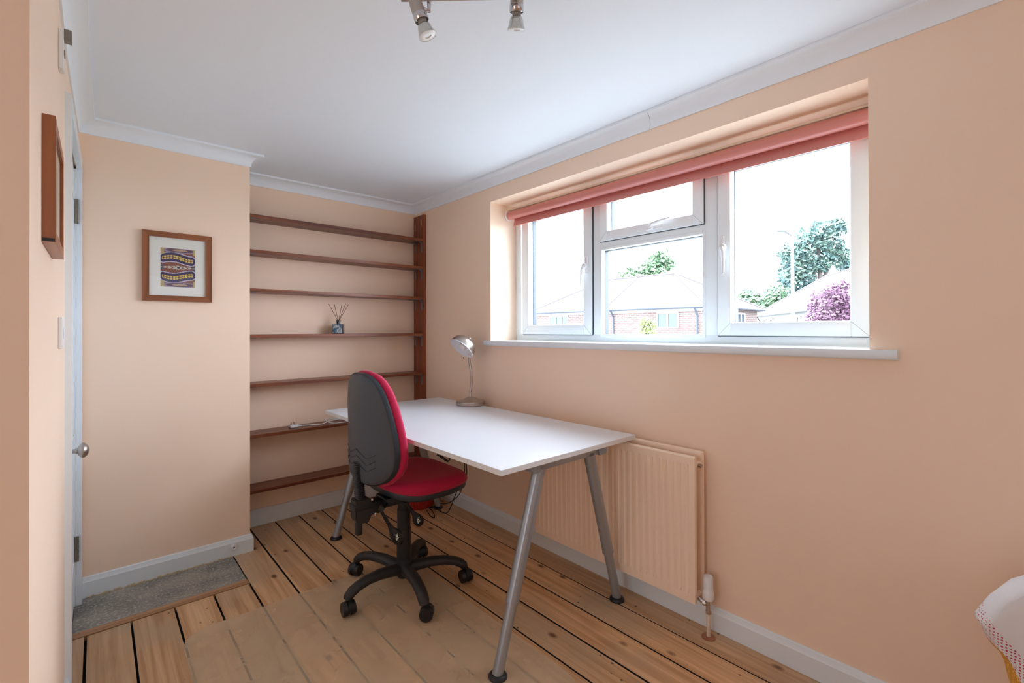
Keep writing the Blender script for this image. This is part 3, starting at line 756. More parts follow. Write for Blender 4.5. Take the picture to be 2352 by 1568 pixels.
# star base
bm = nb(); lathe(bm, [(0, .055), (.030, .055), (.040, .070), (.042, .100), (.036, .125), (.034, .14)], 28, cap=True); obj('base_hub', bm, M['black'], chair, 40)
for k in range(5):
    a = R(114+72*k); d = Vector((math.cos(a), math.sin(a), 0))
    bm = nb()
    P = [(.02, .094), (.07, .104), (.13, .112), (.19, .112), (.24, .103), (.270, .090), (.286, .076), (.290, .066)]
    rr = [.031, .030, .0275, .0255, .0250, .0250, .0235, .020]
    tube(bm, [d*p[0] + Vector((0, 0, p[1])) for p in P], rr, 14, sq=(1.0, .82))
    arm = obj('base_arm', bm, M['blackdull'], chair, 60)
    # caster
    ca = R([200, 190, 75, 60, 20][k]) if False else a + R([95, 80, 60, -70, 40][k])
    t = Vector((math.cos(ca), math.sin(ca), 0)); s = Vector((-t.y, t.x, 0))
    c0 = d*.290 + t*.010
    bm = nb(); zf = .0034 if k in (1, 2) else .0003
    cz = zf + .0295
    tube(bm, [d*.290 + Vector((0, 0, .045)), d*.290 + Vector((0, 0, .062))], .0075, 12)
    # hood between the wheels
    for i in range(9):
        pass
    hood = []
    tube(bm, [c0 - s*.008 + Vector((0, 0, cz+.006)), c0 + s*.008 + Vector((0, 0, cz+.004))], .0285, 20)
    cs = obj('caster', bm, M['black'], chair, 40)
    for sg in (-1, 1):
        bm = nb()
        mxx = Matrix.Translation(c0 + s*sg*.0085 + Vector((0, 0, cz))) @ (s*sg).to_track_quat('Z', 'Y').to_matrix().to_4x4()
        lathe(bm, [(0, 0), (.0295, 0), (.0295, .014), (.0270, .0185), (.015, .0200), (.011, .0185), (0, .0185)], 28, mxx)
        obj('wheel', bm, M['black'], cs, 40)
# column
bm = nb(); tube(bm, [(0, 0, .125), (0, 0, .285)], .0340, 28); tube(bm, [(0, 0, .283), (0, 0, .375)], .0315, 28); tube(bm, [(0, 0, .373), (0, 0, .445)], .029, 28)
obj('gas_column', bm, M['black'], chair, 40)
# mechanism under the seat
bm = nb(); box(bm, -.12, .11, -.055, .055, .422, .462, bev=.008); box(bm, -.255, -.10, -.032, .032, .428, .455, bev=.004)
obj('seat_mechanism', bm, M['black'], chair, 30)
# seat
def superell(a0, a1, b, n=2.6, N=56):
    o = []
    for k in range(N):
        t = 2*PI*k/N; c, s = math.cos(t), math.sin(t)
        ax = a1 if c > 0 else a0
        o.append((ax*abs(c)**(2/n)*(1 if c > 0 else -1), b*abs(s)**(2/n)*(1 if s > 0 else -1)))
    return o
seat_o = superell(.175, .245, .235, 2.7)
def seat_fn(u, v, d):
    z = d + .006 - .020*max(0, (u-.14)/.11)**2 + .012*max(0, (-u-.05)/.12)**2
    z += .012*min(1, (v/.23)**2) * (1 if d > .5 else .3)
    return Vector((u+.040, v, z))
bm = nb(); loft(bm, seat_o, [(.020, .462), (.004, .466), (0, .474), (0, .490), (.003, .495)], seat_fn)
obj('seat_shell', bm, M['rim'], chair, 50)
bm = nb(); loft(bm, seat_o, [(.008, .4905), (-.004, .494), (-.008, .506), (-.002, .522), (.014, .534), (.04, .541)], seat_fn, True, True)
obj('seat_cushion', bm, M['red'], chair, 70)
# backrest
prof_w = [(.548, .0), (.550, .070), (.558, .124), (.576, .170), (.606, .205), (.642, .224), (.685, .231), (.735, .228), (.785, .219), (.835, .208), (.885, .194), (.930, .177), (.970, .155), (1.000, .129), (1.022, .094), (1.034, .048), (1.037, 0)]
bo = [(w_, z_) for z_, w_ in prof_w] + [(-w_, z_) for z_, w_ in prof_w[-2:0:-1]]
def back_fn(w_, z_, d):   # d measured towards the front
    x = -.222 + d + 1.15*w_*w_ + .10*(z_-.80)*(z_-.60) - .055*max(0, z_-.78)
    return Vector((x, w_, z_))
bm = nb(); loft(bm, bo, [(.030, -.012), (.014, -.010), (.004, -.003)], back_fn, True, False)
loft(bm, bo, [(.004, -.003), (.012, .004)], back_fn, False, True)
bs = obj('back_shell', bm, M['shell'], chair, 60)
bm = nb(); loft(bm, bo, [(.003, -.0045), (-.001, .002), (-.001, .018), (.004, .022)], back_fn, False, True)
obj('back_edge_trim', bm, M['rim'], bs, 50)
bm = nb(); loft(bm, bo, [(.010, .020), (-.004, .024), (-.010, .038), (-.003, .054), (.014, .064), (.04, .070)], back_fn, True, True)
obj('back_cushion', bm, M['red'], chair, 70)
for kk in range(3):
    bm = nb(); pts = []
    for i in range(25):
        w_ = -.140 + .28*i/24
        aw = abs(w_)
        zz = .700 - .0275*kk - .030*min(aw/.085, 1) + max(0, aw-.085)*.45
        pts.append(back_fn(w_, zz, -.0128))
    tube(bm, pts, .0021, 6)
    obj('groove_shade_line', bm, M['rim'], bs, 60)  # raised dark tube stands in for the shade of a recessed groove
bm = nb(); pts = [(-.034, .640), (-.034, .560), (.034, .560), (.034, .640)]
vs = [bm.verts.new(back_fn(p[0], p[1], -.0135)) for p in pts]; v2 = [bm.verts.new(back_fn(p[0], p[1], -.008)) for p in pts]
bm.faces.new(vs); bm.faces.new(v2[::-1])
for i in range(4): bm.faces.new((vs[i], v2[i], v2[(i+1) % 4], vs[(i+1) % 4]))
obj('slot_shade_plate', bm, M['black'], bs)  # black plate laid on the shell for the darkness of the cutout
# bellows and height adjuster
bm = nb(); rings = []
so = superell(.020, .020, .028, 4, 24); nr = 38
for i in range(nr+1):
    z = .636 - (.636-.475)*i/nr; g = 1.0 if i % 2 else .84
    f = .75 + .25*min(1, i/10)
    rings.append([bm.verts.new((-.232 + .014*i/nr + p[0]*g*f, p[1]*g*f, z)) for p in so])
for i in range(nr):
    for k in range(24): bm.faces.new((rings[i][k], rings[i][(k+1) % 24], rings[i+1][(k+1) % 24], rings[i+1][k]))
bm.faces.new(rings[0][::-1]); bm.faces.new(rings[-1])
obj('bellows', bm, mat('ribbed_rubber', (46, 44, 46), .6), chair, 30)
bm = nb()
pr_ = [(-.250, .478), (-.186, .478), (-.172, .457), (-.172, .405), (-.190, .368), (-.240, .375), (-.250, .395)]
a = [bm.verts.new((p[0], -.030, p[1])) for p in pr_]; b = [bm.verts.new((p[0], .030, p[1])) for p in pr_]
bm.faces.new(a); bm.faces.new(b[::-1])
for i in range(len(pr_)): bm.faces.new((a[i], b[i], b[(i+1) % len(pr_)], a[(i+1) % len(pr_)]))
bmesh.ops.bevel(bm, geom=bm.edges[:], offset=.004, segments=2, affect='EDGES')
box(bm, -.238, -.212, -.014, .014, .316, .38, bev=.004)
box(bm, -.182, -.115, -.024, .024, .395, .45, bev=.004)
sp = obj('back_adjuster', bm, M['blackdull'], chair, 35)
for (x, z) in ((-.150, .440), (-.156, .398), (-.174, .468)):
    bm = nb(); lathe(bm, [(0, 0), (.0075, 0), (.0075, .003), (.003, .006), (0, .0065)], 14, Matrix.Translation((x, -.0245 if z < .46 else -.0305, z)) @ Matrix.Rotation(R(90), 4, 'X'))
    obj('bolt', bm, M['chrome'], sp, 40)
bm = nb(); tube(bm, [(-.10, .0, .440), (-.12, -.06, .440), (-.16, -.10, .444)], .0085, 10); tube(bm, [(-.155, -.088, .444), (-.168, -.108, .446)], .012, 12)
obj('tilt_spindle', bm, M['black'], chair, 40)
def paddle(p0, p1, p2, wdt, up):
    bm = nb(); p0, p1, p2 = map(Vector, (p0, p1, p2))
    tube(bm, [p0, p0+(p1-p0)*.5, p1], [.0075, .0062, .0075], 10)
    for k in range(5): q_ = p0+(p1-p0)*(.45+.1*k); tube(bm, [q_, q_+(p1-p0)*.03], .0088, 10)
    lv = obj('control_lever', bm, M['black'], chair, 40)
    bm = nb(); d = (p2-p1); L = d.length
    tube(bm, [p1-d*.05, p1+d*.15, p1+d*.35, p1+d*.6, p1+d*.82, p1+d*.96, p2], [.009, .013, wdt*.85, wdt, wdt*.86, wdt*.5, .004], 18, sq=up)
    pd = obj('lever_paddle', bm, M['black'], lv, 60)
    return pd, p1, d
# lever to the near left of the column and the one behind it to the right
pd1, pa, da = paddle((-.172, -.10, .446), (-.128, -.108, .360), (-.080, -.125, .272), .027, (.50, 1))
pd2, pb, db = paddle((-.030, -.07, .432), (.002, -.085, .378), (.044, -.090, .312), .025, (.50, 1))
cpos = Vector((-CX, -CY, EYE))
white = mat('white_printed_mark', (214, 226, 216), .5); green = mat('green_printed_mark', (96, 168, 100), .5)
for pd, p_, d_v in ((pd1, pa, da), (pd2, pb, db)):
    c0 = p_ + d_v*.60; v = (cpos - c0).normalized(); rt = Vector((.7505, -.6609, 0)); rt = (rt - v*rt.dot(v)).normalized(); up = v.cross(rt).normalized() * (1)
    if up.z < 0: up = -up
    base = c0 + v*.0225
    bm = nb()
    for (x, y, w2, h2) in ((.002, .010, .0012, .005), (-.001, .003, .0045, .0035), (-.004, -.002, .0013, .005), (.003, -.004, .0035, .0015), (.000, -.010, .0025, .003), (.006, -.0015, .002, .001), (-.002, -.008, .0012, .004)):
        m4 = Matrix((rt, up, v)).transposed().to_4x4(); m4.translation = base + rt*x + up*y
        box(bm, -w2, w2, -h2, h2, -.003, .0004, mx=m4)
    obj('printed_mark', bm, white, pd)
    bm = nb(); m4 = Matrix((rt, up, v)).transposed().to_4x4(); m4.translation = base + rt*(-.003) + up*.011
    box(bm, -.0022, .0022, -.0012, .0012, -.003, .0004, mx=m4); obj('green_mark', bm, green, pd)

# ------------------------------------------------------------ radiator
rad = tag(empty('radiator', (1.83, 1.345, 0)), 'cream double-panel radiator below the window', 'radiator')
RP = []
ry0, ry1, rz0, rz1 = .902, 1.800, .130, .716
def panel(xf, xb, y0, y1, z0, z1, nm, ng=27):
    # pressed front face with vertical channels
    bm = nb(); m = .020
    xs = []
    pitch = (y1-y0-2*m)/ng
    ys = [(y0, 0), (y0+m*.7, 0), (y0+m, 0)]
    for k in range(ng):
        a = y0+m+pitch*k
        ys += [(a+pitch*.18, 0), (a+pitch*.30, 1), (a+pitch*.70, 1), (a+pitch*.82, 0)]
    ys += [(y1-m, 0), (y1, 0)]
    zs = [(z0, 0), (z0+.035, 0), (z0+.048, 1), (z1-.048, 1), (z1-.035, 0), (z1-.006, 0), (z1, -1)]
    grid = []
    for z, gz in zs:
        row = []
        for y, gy in ys:
            dx = .005 if (gz == 1 and gy == 1) else 0
            if gz == -1: dx = .006
            row.append(bm.verts.new((xf+dx, y, z)))
        grid.append(row)
    for i in range(len(zs)-1):
        for j in range(len(ys)-1): bm.faces.new((grid[i][j], grid[i][j+1], grid[i+1][j+1], grid[i+1][j]))
    r = bmesh.ops.extrude_face_region(bm, geom=bm.faces[:])
    for v in [g for g in r['geom'] if isinstance(g, bmesh.types.BMVert)]: v.co.x = xb
    return obj(nm, bm, M['rad'], None, 30)
RP.append(panel(XW-.112, XW-.096, ry0, ry1, rz0, rz1, 'front_panel'))
RP.append(panel(XW-.046, XW-.032, ry0, ry1, rz0+.004, rz1+.010, 'back_panel'))
bm = nb()
box(bm, XW-.108, XW-.094, ry0+.003, ry1-.003, rz1-.034, rz1-.001, bev=.005); box(bm, XW-.050, XW-.034, ry0+.003, ry1-.003, rz1-.022, rz1+.009, bev=.005)
RP.append(obj('top_rail', bm, M['rad'], None, 40))
bm = nb()
for y in (ry0+.004, ry1-.024):
    for z in (rz0+.02, rz1-.04):
        bm = nb(); tube(bm, [(XW-.100, y+.010, z), (XW-.042, y+.010, z)], .011, 12); RP.append(obj('header_tube', bm, M['rad'], None, 40))
for y in (1.1, 1.6):
    bm = nb(); box(bm, XW-.034, XW-.0005, y-.02, y+.02, .3, .5); RP.append(obj('wall_bracket', bm, M['rad'], None, 40))
bm = nb(); tube(bm, [(XW-.072, ry0+.004, rz1-.040), (XW-.072, ry0-.010, rz1-.040)], .0085, 6)
RP.append(obj('bleed_valve', bm, M['nickel'], None))
at(rad, *RP)
vx, vy = 1.829, .869
trv = tag(empty('radiator_valve', (vx, vy, 0)), 'white thermostatic valve on its painted pipe at the radiator end', 'valve')
bm = nb(); tube(bm, [(0, 0, .0026), (0, 0, .098)], .0075, 16); pp = obj('supply_pipe', bm, M['pipepaint'], trv, 40)
bm = nb(); lathe(bm, [(.008, .0006), (.026, .0006), (.026, .0022), (.011, .0045), (.008, .0045)], 32, cap=False); obj('pipe_collar', bm, M['copper'], trv, 40)
bm = nb(); tube(bm, [(0, 0, .094), (0, 0, .106)], .012, 6); tube(bm, [(0, 0, .104), (0, 0, .150)], .010, 18)
tube(bm, [(0, 0, .128), (0, .026, .133), (0, .05, .142)], [.008, .0085, .0085], 16); tube(bm, [(0, .010, .130), (0, .020, .131)], .0115, 6)
obj('valve_body', bm, M['chrome'], trv, 40)
bm = nb(); lathe(bm, [(0, .149), (.018, .149), (.0215, .156), (.0220, .176), (.0195, .186), (.0175, .192), (.0178, .236), (.016, .243), (0, .244)], 32)
tv = obj('valve_head', bm, M['whiteplastic'], trv, 40)
bm = nb()
for k in range(14):
    a = 2*PI*k/14; box(bm, .0172, .0186, -.0013, .0013, .196, .236, mx=Matrix.Rotation(a, 4, 'Z'))
obj('grip_rib', bm, M['whiteplastic'], tv)

# ------------------------------------------------------------ small things
# reed diffuser
rd = tag(empty('reed_diffuser', (1.246, 3.172, 1.203), R(-33)), 'teal glass reed diffuser with brown sticks on the alcove shelf', 'diffuser')
def picglass():
    m = mat('printed_teal_glass', (60, 110, 130), .12); nt = m.node_tree; b = nt.nodes['Principled BSDF']
    tc = nt.nodes.new('ShaderNodeTexCoord'); n = nt.nodes.new('ShaderNodeTexNoise'); n.inputs['Scale'].default_value = 34; n.inputs['Detail'].default_value = 3; n.inputs['Distortion'].default_value = 1.5
    nt.links.new(tc.outputs['Object'], n.inputs['Vector']); cr = nt.nodes.new('ShaderNodeValToRGB'); e = cr.color_ramp.elements
    e[0].position = .35; e[0].color = lin((38, 84, 128)); e[1].position = .7; e[1].color = lin((150, 178, 140))
    x = e.new(.52); x.color = lin((92, 122, 132)); x = e.new(.6); x.color = lin((196, 200, 208))
    nt.links.new(n.outputs['Fac'], cr.inputs[0]); nt.links.new(cr.outputs[0], b.inputs['Base Color']); return m
bm = nb(); box(bm, -.034, .034, -.034, .034, .0006, .066, bev=.003); gb = obj('bottle', bm, mat('smoky_glass', (62, 66, 74), .12), rd, 40)
bm = nb(); box(bm, -.031, .031, -.0352, -.034, .004, .063); obj('front_picture', bm, picglass(), gb)
bm = nb(); lathe(bm, [(0, .064), (.0125, .064), (.0120, .086), (.0155, .0865), (.0155, .092), (.009, .092), (.009, .08), (0, .08)], 20); obj('bottle_neck', bm, M['knobglass'], rd, 40)
for (ax, ay, zt) in ((-.066, .0, .203), (-.022, .03, .203), (.022, -.01, .202), (.055, .018, .208), (.070, -.006, .203)):
    dl = Matrix.Rotation(R(33), 3, 'Z') @ Vector((ax, ay*.5, 0))
    bm = nb(); tube(bm, [(-dl.x*.10, -dl.y*.10, .07), (dl.x, dl.y, zt)], .0016, 6); obj('reed', bm, M['reed'], rd)
# plug and cable on the shelf
pl_ = tag(empty('power_plug', (.950, 3.172, .600)), 'white three-pin plug with its cable lying on the alcove shelf', 'plug')
bm = nb(); box(bm, -.022, .022, -.024, .024, .001, .020, bev=.006); tube(bm, [(.018, 0, .010), (.052, -.004, .007)], [.008, .0045], 12)
obj('plug_body', bm, M['whiteplastic'], pl_, 40)
for (x, y, w_) in ((-.012, .0, .004), (.006, .011, .0032), (.006, -.011, .0032)):
    bm = nb(); box(bm, x-.002, x+.002, y-w_, y+w_, .018, .036); obj('plug_pin', bm, M['nickel'], pl_)
bm = nb()
def spline(pts, n=8):
    P = [Vector(p) for p in pts]; P = [P[0]] + P + [P[-1]]; out = []
    for i in range(1, len(P)-2):
        for k in range(n):
            t = k/n; a, b, c, d = P[i-1], P[i], P[i+1], P[i+2]
            out.append(.5*((2*b)+(-a+c)*t+(2*a-5*b+4*c-d)*t*t+(-a+3*b-3*c+d)*t**3))
    return out + [P[-2]]
o0 = Vector((.950, 3.172, .600))
cb = [(1.000, 3.168, .607), (1.06, 3.165, .604), (1.12, 3.150, .603), (1.19, 3.175, .612), (1.28, 3.17, .615), (1.36, 3.12, .604), (1.30, 3.115, .603), (1.20, 3.125, .603), (1.17, 3.17, .61), (1.165, 3.19, .625), (1.22, 3.20, .62), (1.34, 3.19, .604)]
tube(bm, [p - o0 for p in spline(cb)], .0028, 8); obj('white_cable', bm, M['whiteplastic'], pl_, 60)
# woven basket below the desk
bk = tag(empty('woven_basket', (1.690, 2.872, .001)), 'red woven basket on the floor under the desk', 'basket')
bm = nb(); prof = [(0, 0), (.095, 0)]
for i in range(14):
    z = .004 + .105*i/14; r = .098 + .035*math.sin(i/14*1.5)
    prof += [(r, z), (r+.0038, z+.0035), (r, z+.007)]
prof += [(.128, .112), (.120, .108), (.095, .01), (0, .008)]
lathe(bm, prof, 40, cap=False); obj('basket_body', bm, M['basket'], bk, 60)
bm = nb()
for k in range(40):
    a = 2*PI*k/40
    tube(bm, [(math.cos(a)*(.0995+.035*math.sin(t*1.5)+.0025), math.sin(a)*(.0995+.035*math.sin(t*1.5)+.0025), .004+.105*t) for t in (0, .25, .5, .75, 1)], .0022, 5)
obj('woven_stake', bm, M['basket'], bk, 60)['kind'] = 'stuff'
# black cables
def cable(name, pts, r, label, m=None, cat='cable'):
    o = empty(name, pts[0]) if False else None
    bm = nb(); tube(bm, spline(pts), r, 8); c = obj(name, bm, m or M['black'], None, 60); tag(c, label, cat); return c
cable('black_cable', [(1.735, 2.366, .728), (1.735, 2.372, .60), (1.738, 2.383, .45), (1.74, 2.388, .33), (1.745, 2.43, .24), (1.74, 2.47, .19), (1.738, 2.52, .10), (1.736, 2.565, .03), (1.74, 2.62, .005), (1.735, 2.67, .006), (1.74, 2.72, .008), (1.715, 2.765, .006), (1.70, 2.70, .0045), (1.66, 2.61, .0045), (1.645, 2.63, .0045), (1.68, 2.74, .0045)], .0028, 'thin black cable hanging from the desk top in a low loop')
cable('black_cable', [(1.735, 2.382, .728), (1.737, 2.378, .58), (1.742, 2.374, .42), (1.765, 2.40, .30), (1.78, 2.46, .22), (1.79, 2.53, .13), (1.79, 2.65, .05), (1.785, 2.76, .02), (1.79, 2.85, .006), (1.80, 2.98, .0045)], .0028, 'second black cable running down behind the seat to the corner')
cable('black_cable', [(1.80, 2.86, .50), (1.80, 2.83, .42), (1.80, 2.77, .372), (1.80, 2.70, .372), (1.80, 2.64, .355), (1.80, 2.66, .335), (1.80, 2.74, .35), (1.80, 2.80, .345), (1.80, 2.72, .342), (1.80, 2.66, .325), (1.80, 2.80, .36), (1.80, 2.87, .50), (1.80, 2.88, .728)], .003, 'bundled black cable looped beneath the far end of the desk')

# ceiling spotlights
sl = tag(empty('spotlight_bar', (.78, 1.0, ZC)), 'brushed nickel ceiling spotlight bar with two bare reflector bulbs', 'ceiling light')
o0 = Vector((.78, 1.0, ZC)); SP = []
bm = nb(); lathe(bm, [(0, 0), (.05, 0), (.05, -.016), (.046, -.02), (0, -.02)], 32); obj('ceiling_plate', bm, M['nickel'], sl, 40)
bm = nb(); A = Vector((.624, 1.143, 2.132)); B = Vector((.955, .835, 2.132)); tube(bm, [A-o0, B-o0], .0085, 16); tube(bm, [(0, 0, -.02), (0, 0, -.075)], .007, 12); obj('bar', bm, M['nickel'], sl, 40)
def spot(root, tip, joint):
    root, tip, joint = Vector(root), Vector(tip), Vector(joint)
    d = (tip-root).normalized(); m4 = d.to_track_quat('Z', 'Y').to_matrix().to_4x4(); m4.translation = root - o0
    bm = nb(); lathe(bm, [(0, 0), (.008, .001), (.014, .008), (.0175, .02), (.0185, .045), (.019, .066), (.0175, .068), (.016, .060), (0, .058)], 28, m4)
    hd = obj('lamp_holder', bm, M['nickel'], sl, 50)
    bm = nb(); lathe(bm, [(.0186, .050), (.0195, .052), (.0195, .068), (.0186, .069)], 28, m4, cap=False); obj('holder_ring', bm, M['chrome'], hd, 50)
    bm = nb(); lathe(bm, [(0, .055), (.0125, .055), (.0125, .074), (.011, .078), (0, .078)], 20, m4); obj('bulb_cap', bm, mat('grey_ceramic', (150, 146, 140), .5), hd, 50)
    bm = nb(); lathe(bm, [(.010, .076), (.0165, .080), (.0195, .088), (.0210, .098), (.0245, .108), (.0248, .111)], 32, m4, cap=False)
    g = obj('bulb_reflector', bm, mat('silvered_reflector', (206, 210, 208), .12, .75, var=.25, vscale=120), hd, 60)
    bm = nb(); lathe(bm, [(0, .1095), (.010, .1095), (.0105, .112), (.021, .112), (.0235, .1105), (.0248, .110)], 32, m4, cap=False)
    obj('bulb_lens', bm, mat('frosted_lens', (238, 240, 240), .25), g, 40)
    bm = nb(); tube(bm, [joint-o0, Vector((joint.x, joint.y, (root.z*.6+tip.z*.4)+.012))-o0, root+(tip-root)*.30-o0], .0065, 10); obj('pivot_arm', bm, M['chrome'], hd, 40)
spot((.645, 1.117, 2.134), (.680, 1.097, 2.028), (.685, 1.100, 2.132))
spot((.868, .940, 2.180), (.890, .968, 2.092), (.880, .905, 2.132))

# duvet and bed at the right edge
def duvetmat():
    m = mat('white_dotted_bedding', (222, 220, 220), .9, bump=.5, bscale=260); nt = m.node_tree; b = nt.nodes['Principled BSDF']
    tc = nt.nodes.new('ShaderNodeTexCoord'); sp_ = nt.nodes.new('ShaderNodeSeparateXYZ'); nt.links.new(tc.outputs['Object'], sp_.inputs[0])
    def mth(op, a, b_=None):
        n = nt.nodes.new('ShaderNodeMath'); n.operation = op
        for i, x in enumerate((a, b_)):
            if x is None: continue
            if isinstance(x, (int, float)): n.inputs[i].default_value = x
            else: nt.links.new(x, n.inputs[i])
        return n.outputs[0]
    y, z = sp_.outputs[1], sp_.outputs[2]
    v = nt.nodes.new('ShaderNodeTexVoronoi'); v.inputs['Scale'].default_value = 165; v.inputs['Randomness'].default_value = .25; nt.links.new(tc.outputs['Object'], v.inputs['Vector'])
    dots = mth('LESS_THAN', v.outputs['Distance'], .31)
    s1 = mth('SUBTRACT', y, mth('MULTIPLY', mth('SUBTRACT', z, .6), .9))
    band1 = mth('GREATER_THAN', s1, .056)
    rr = mth('POWER', mth('ADD', mth('POWER', mth('SUBTRACT', y, -.015), 2), mth('POWER', mth('SUBTRACT', z, .5), 2)), .5)
    band2 = mth('LESS_THAN', rr, .05)
    band = mth('MAXIMUM', band1, band2)
    pk = mth('MULTIPLY', dots, band)
    mx = nt.nodes.new('ShaderNodeMix'); mx.data_type = 'RGBA'; nt.links.new(pk, mx.inputs['Factor']); mx.inputs['A'].default_value = lin((224, 222, 222)); mx.inputs['B'].default_value = lin((190, 70, 96))
    yel = mth('MULTIPLY', mth('LESS_THAN', z, .556), mth('GREATER_THAN', mth('ADD', y, mth('MULTIPLY', mth('SUBTRACT', .5, z), .55)), .018))
    yel = mth('MULTIPLY', yel, mth('GREATER_THAN', z, .2))
    v2 = nt.nodes.new('ShaderNodeTexVoronoi'); v2.inputs['Scale'].default_value = 150; v2.inputs['Randomness'].default_value = .3; nt.links.new(tc.outputs['Object'], v2.inputs['Vector'])
    m2 = nt.nodes.new('ShaderNodeMix'); m2.data_type = 'RGBA'; nt.links.new(mth('LESS_THAN', v2.outputs['Distance'], .3), m2.inputs['Factor']); m2.inputs['A'].default_value = lin((212, 150, 44)); m2.inputs['B'].default_value = lin((240, 200, 120))
    m3 = nt.nodes.new('ShaderNodeMix'); m3.data_type = 'RGBA'; nt.links.new(yel, m3.inputs['Factor']); nt.links.new(mx.outputs['Result'], m3.inputs['A']); nt.links.new(m2.outputs['Result'], m3.inputs['B'])
    nt.links.new(m3.outputs['Result'], b.inputs['Base Color']); return m
bed = tag(empty('bed', (1.35, -.9, 0)), 'bed with white pink-dotted and mustard bedding at the right edge', 'bed')
BP = []
bm = nb(); box(bm, .95, 1.86, -1.9, -.06, .22, .46, bev=.04); BP.append(obj('mattress', bm, M['mount'], None, 40))
for x in (1.0, 1.8):
    for y in (-1.85, -.12): BP.append(bxo('leg', (x-.03, x+.03, y-.03, y+.03, .001, .24), M['shelf_z']))
bm = nb()
# cross-section of the folded duvet's end in (y, z), swept along x with folds
sec = [(-.30, .735), (-.12, .722), (-.04, .742), (.00, .722), (.035, .690), (.068, .648), (.088, .612), (.097, .598), (.094, .586), (.084, .572), (.078, .556), (.066, .540), (.054, .530), (.048, .512), (.044, .490), (.036, .462), (.026, .436), (.016, .408), (.008, .370), (.0, .32), (-.02, .25), (-.05, .25), (-.05, .46), (-.30, .47)]
NX = 26; rings = []
for i in range(NX+1):
    x = 1.40 + (1.875-1.40)*i/NX
    ring = []
    for k, (y, z) in enumerate(sec):
        f = max(0, 1-(i/NX)*6)**2
        nz = noise.noise(Vector((x*7, y*9, z*9)))*.014 + noise.noise(Vector((x*22, k*.4, 3)))*.005
        yy = y + (nz if y > -.04 else 0) - f*.03 - .03*(i/NX); zz = z + (nz*.8 if z > .48 else 0) - f*.012 - (.36*(x-1.45) if z > .3 else 0)
        ring.append(bm.verts.new((x, yy, zz)))
    rings.append(ring)
n = len(sec)
for i in range(NX):
    for k in range(n): bm.faces.new((rings[i][k], rings[i+1][k], rings[i+1][(k+1) % n], rings[i][(k+1) % n]))
bm.faces.new(rings[0]); bm.faces.new(rings[-1][::-1])
dv = obj('duvet', bm, duvetmat(), None, 70); BP.append(dv)
for q_ in BP: q_.parent = bed; q_.location = (-1.35, .9, 0)

# ------------------------------------------------------------ outside
cr_, cf_ = Rv, Vector((F.x, F.y, 0)).normalized()
def W(a, d, z=0): # lateral and depth from the viewpoint, height
    p = cr_*a + cf_*d; return Vector((p.x, p.y, z))
GZ = -2.9
bm = nb(); vs = [bm.verts.new(p) for p in ((2.3, -70, GZ), (140, -70, GZ), (140, 140, GZ), (2.3, 140, GZ))]; bm.faces.new(vs)
g_ = obj('ground_outside', bm, mat('pale_road_and_verge', (156, 158, 152), .9, var=.3, vscale=.4)); tag(g_, 'grass and ground outside the window', 'ground')
def brickmat():
    m = mat('red_brick', (176, 112, 96), .85); nt = m.node_tree; b = nt.nodes['Principled BSDF']
    tc = nt.nodes.new('ShaderNodeTexCoord'); mp = nt.nodes.new('ShaderNodeMapping'); nt.links.new(tc.outputs['UV'], mp.inputs[0])
    br = nt.nodes.new('ShaderNodeTexBrick'); br.inputs['Color1'].default_value = lin((82, 60, 56)); br.inputs['Color2'].default_value = lin((92, 74, 70)); br.inputs['Mortar'].default_value = lin((128, 120, 112))
    br.inputs['Scale'].default_value = 1; br.inputs['Brick Width'].default_value = .34; br.inputs['Row Height'].default_value = .115; br.inputs['Mortar Size'].default_value = .014
    nt.links.new(mp.outputs[0], br.inputs['Vector']); nt.links.new(br.outputs['Color'], b.inputs['Base Color']); return m
M['brick'] = brickmat()
def roofmat():
    m = mat('weathered_roof_tiles', (72, 67, 72), .85, var=.1, vscale=.5); nt = m.node_tree; b = nt.nodes['Principled BSDF']
    tc = nt.nodes.new('ShaderNodeTexCoord'); wv = nt.nodes.new('ShaderNodeTexWave'); wv.bands_direction = 'Z'; wv.inputs['Scale'].default_value = 1.9; wv.inputs['Distortion'].default_value = .4
    nt.links.new(tc.outputs['Object'], wv.inputs['Vector']); src = b.inputs['Base Color'].links[0].from_socket
    mx = nt.nodes.new('ShaderNodeMix'); mx.data_type = 'RGBA'; mx.blend_type = 'MULTIPLY'; mr = nt.nodes.new('ShaderNodeMapRange'); mr.inputs['To Min'].default_value = .82; mr.inputs['To Max'].default_value = 1.08
    nt.links.new(wv.outputs['Fac'], mr.inputs[0]); mx.inputs['Factor'].default_value = 1; nt.links.new(src, mx.inputs['A']); nt.links.new(mr.outputs[0], mx.inputs['B']); nt.links.new(mx.outputs['Result'], b.inputs['Base Color']); return m
M['roof'] = roofmat(); M['render'] = mat('white_render', (150, 150, 148), .85); M['gutter'] = mat('black_guttering', (52, 56, 66), .5); M['darkglass'] = mat('distant_window_glass', (44, 54, 62), .15)
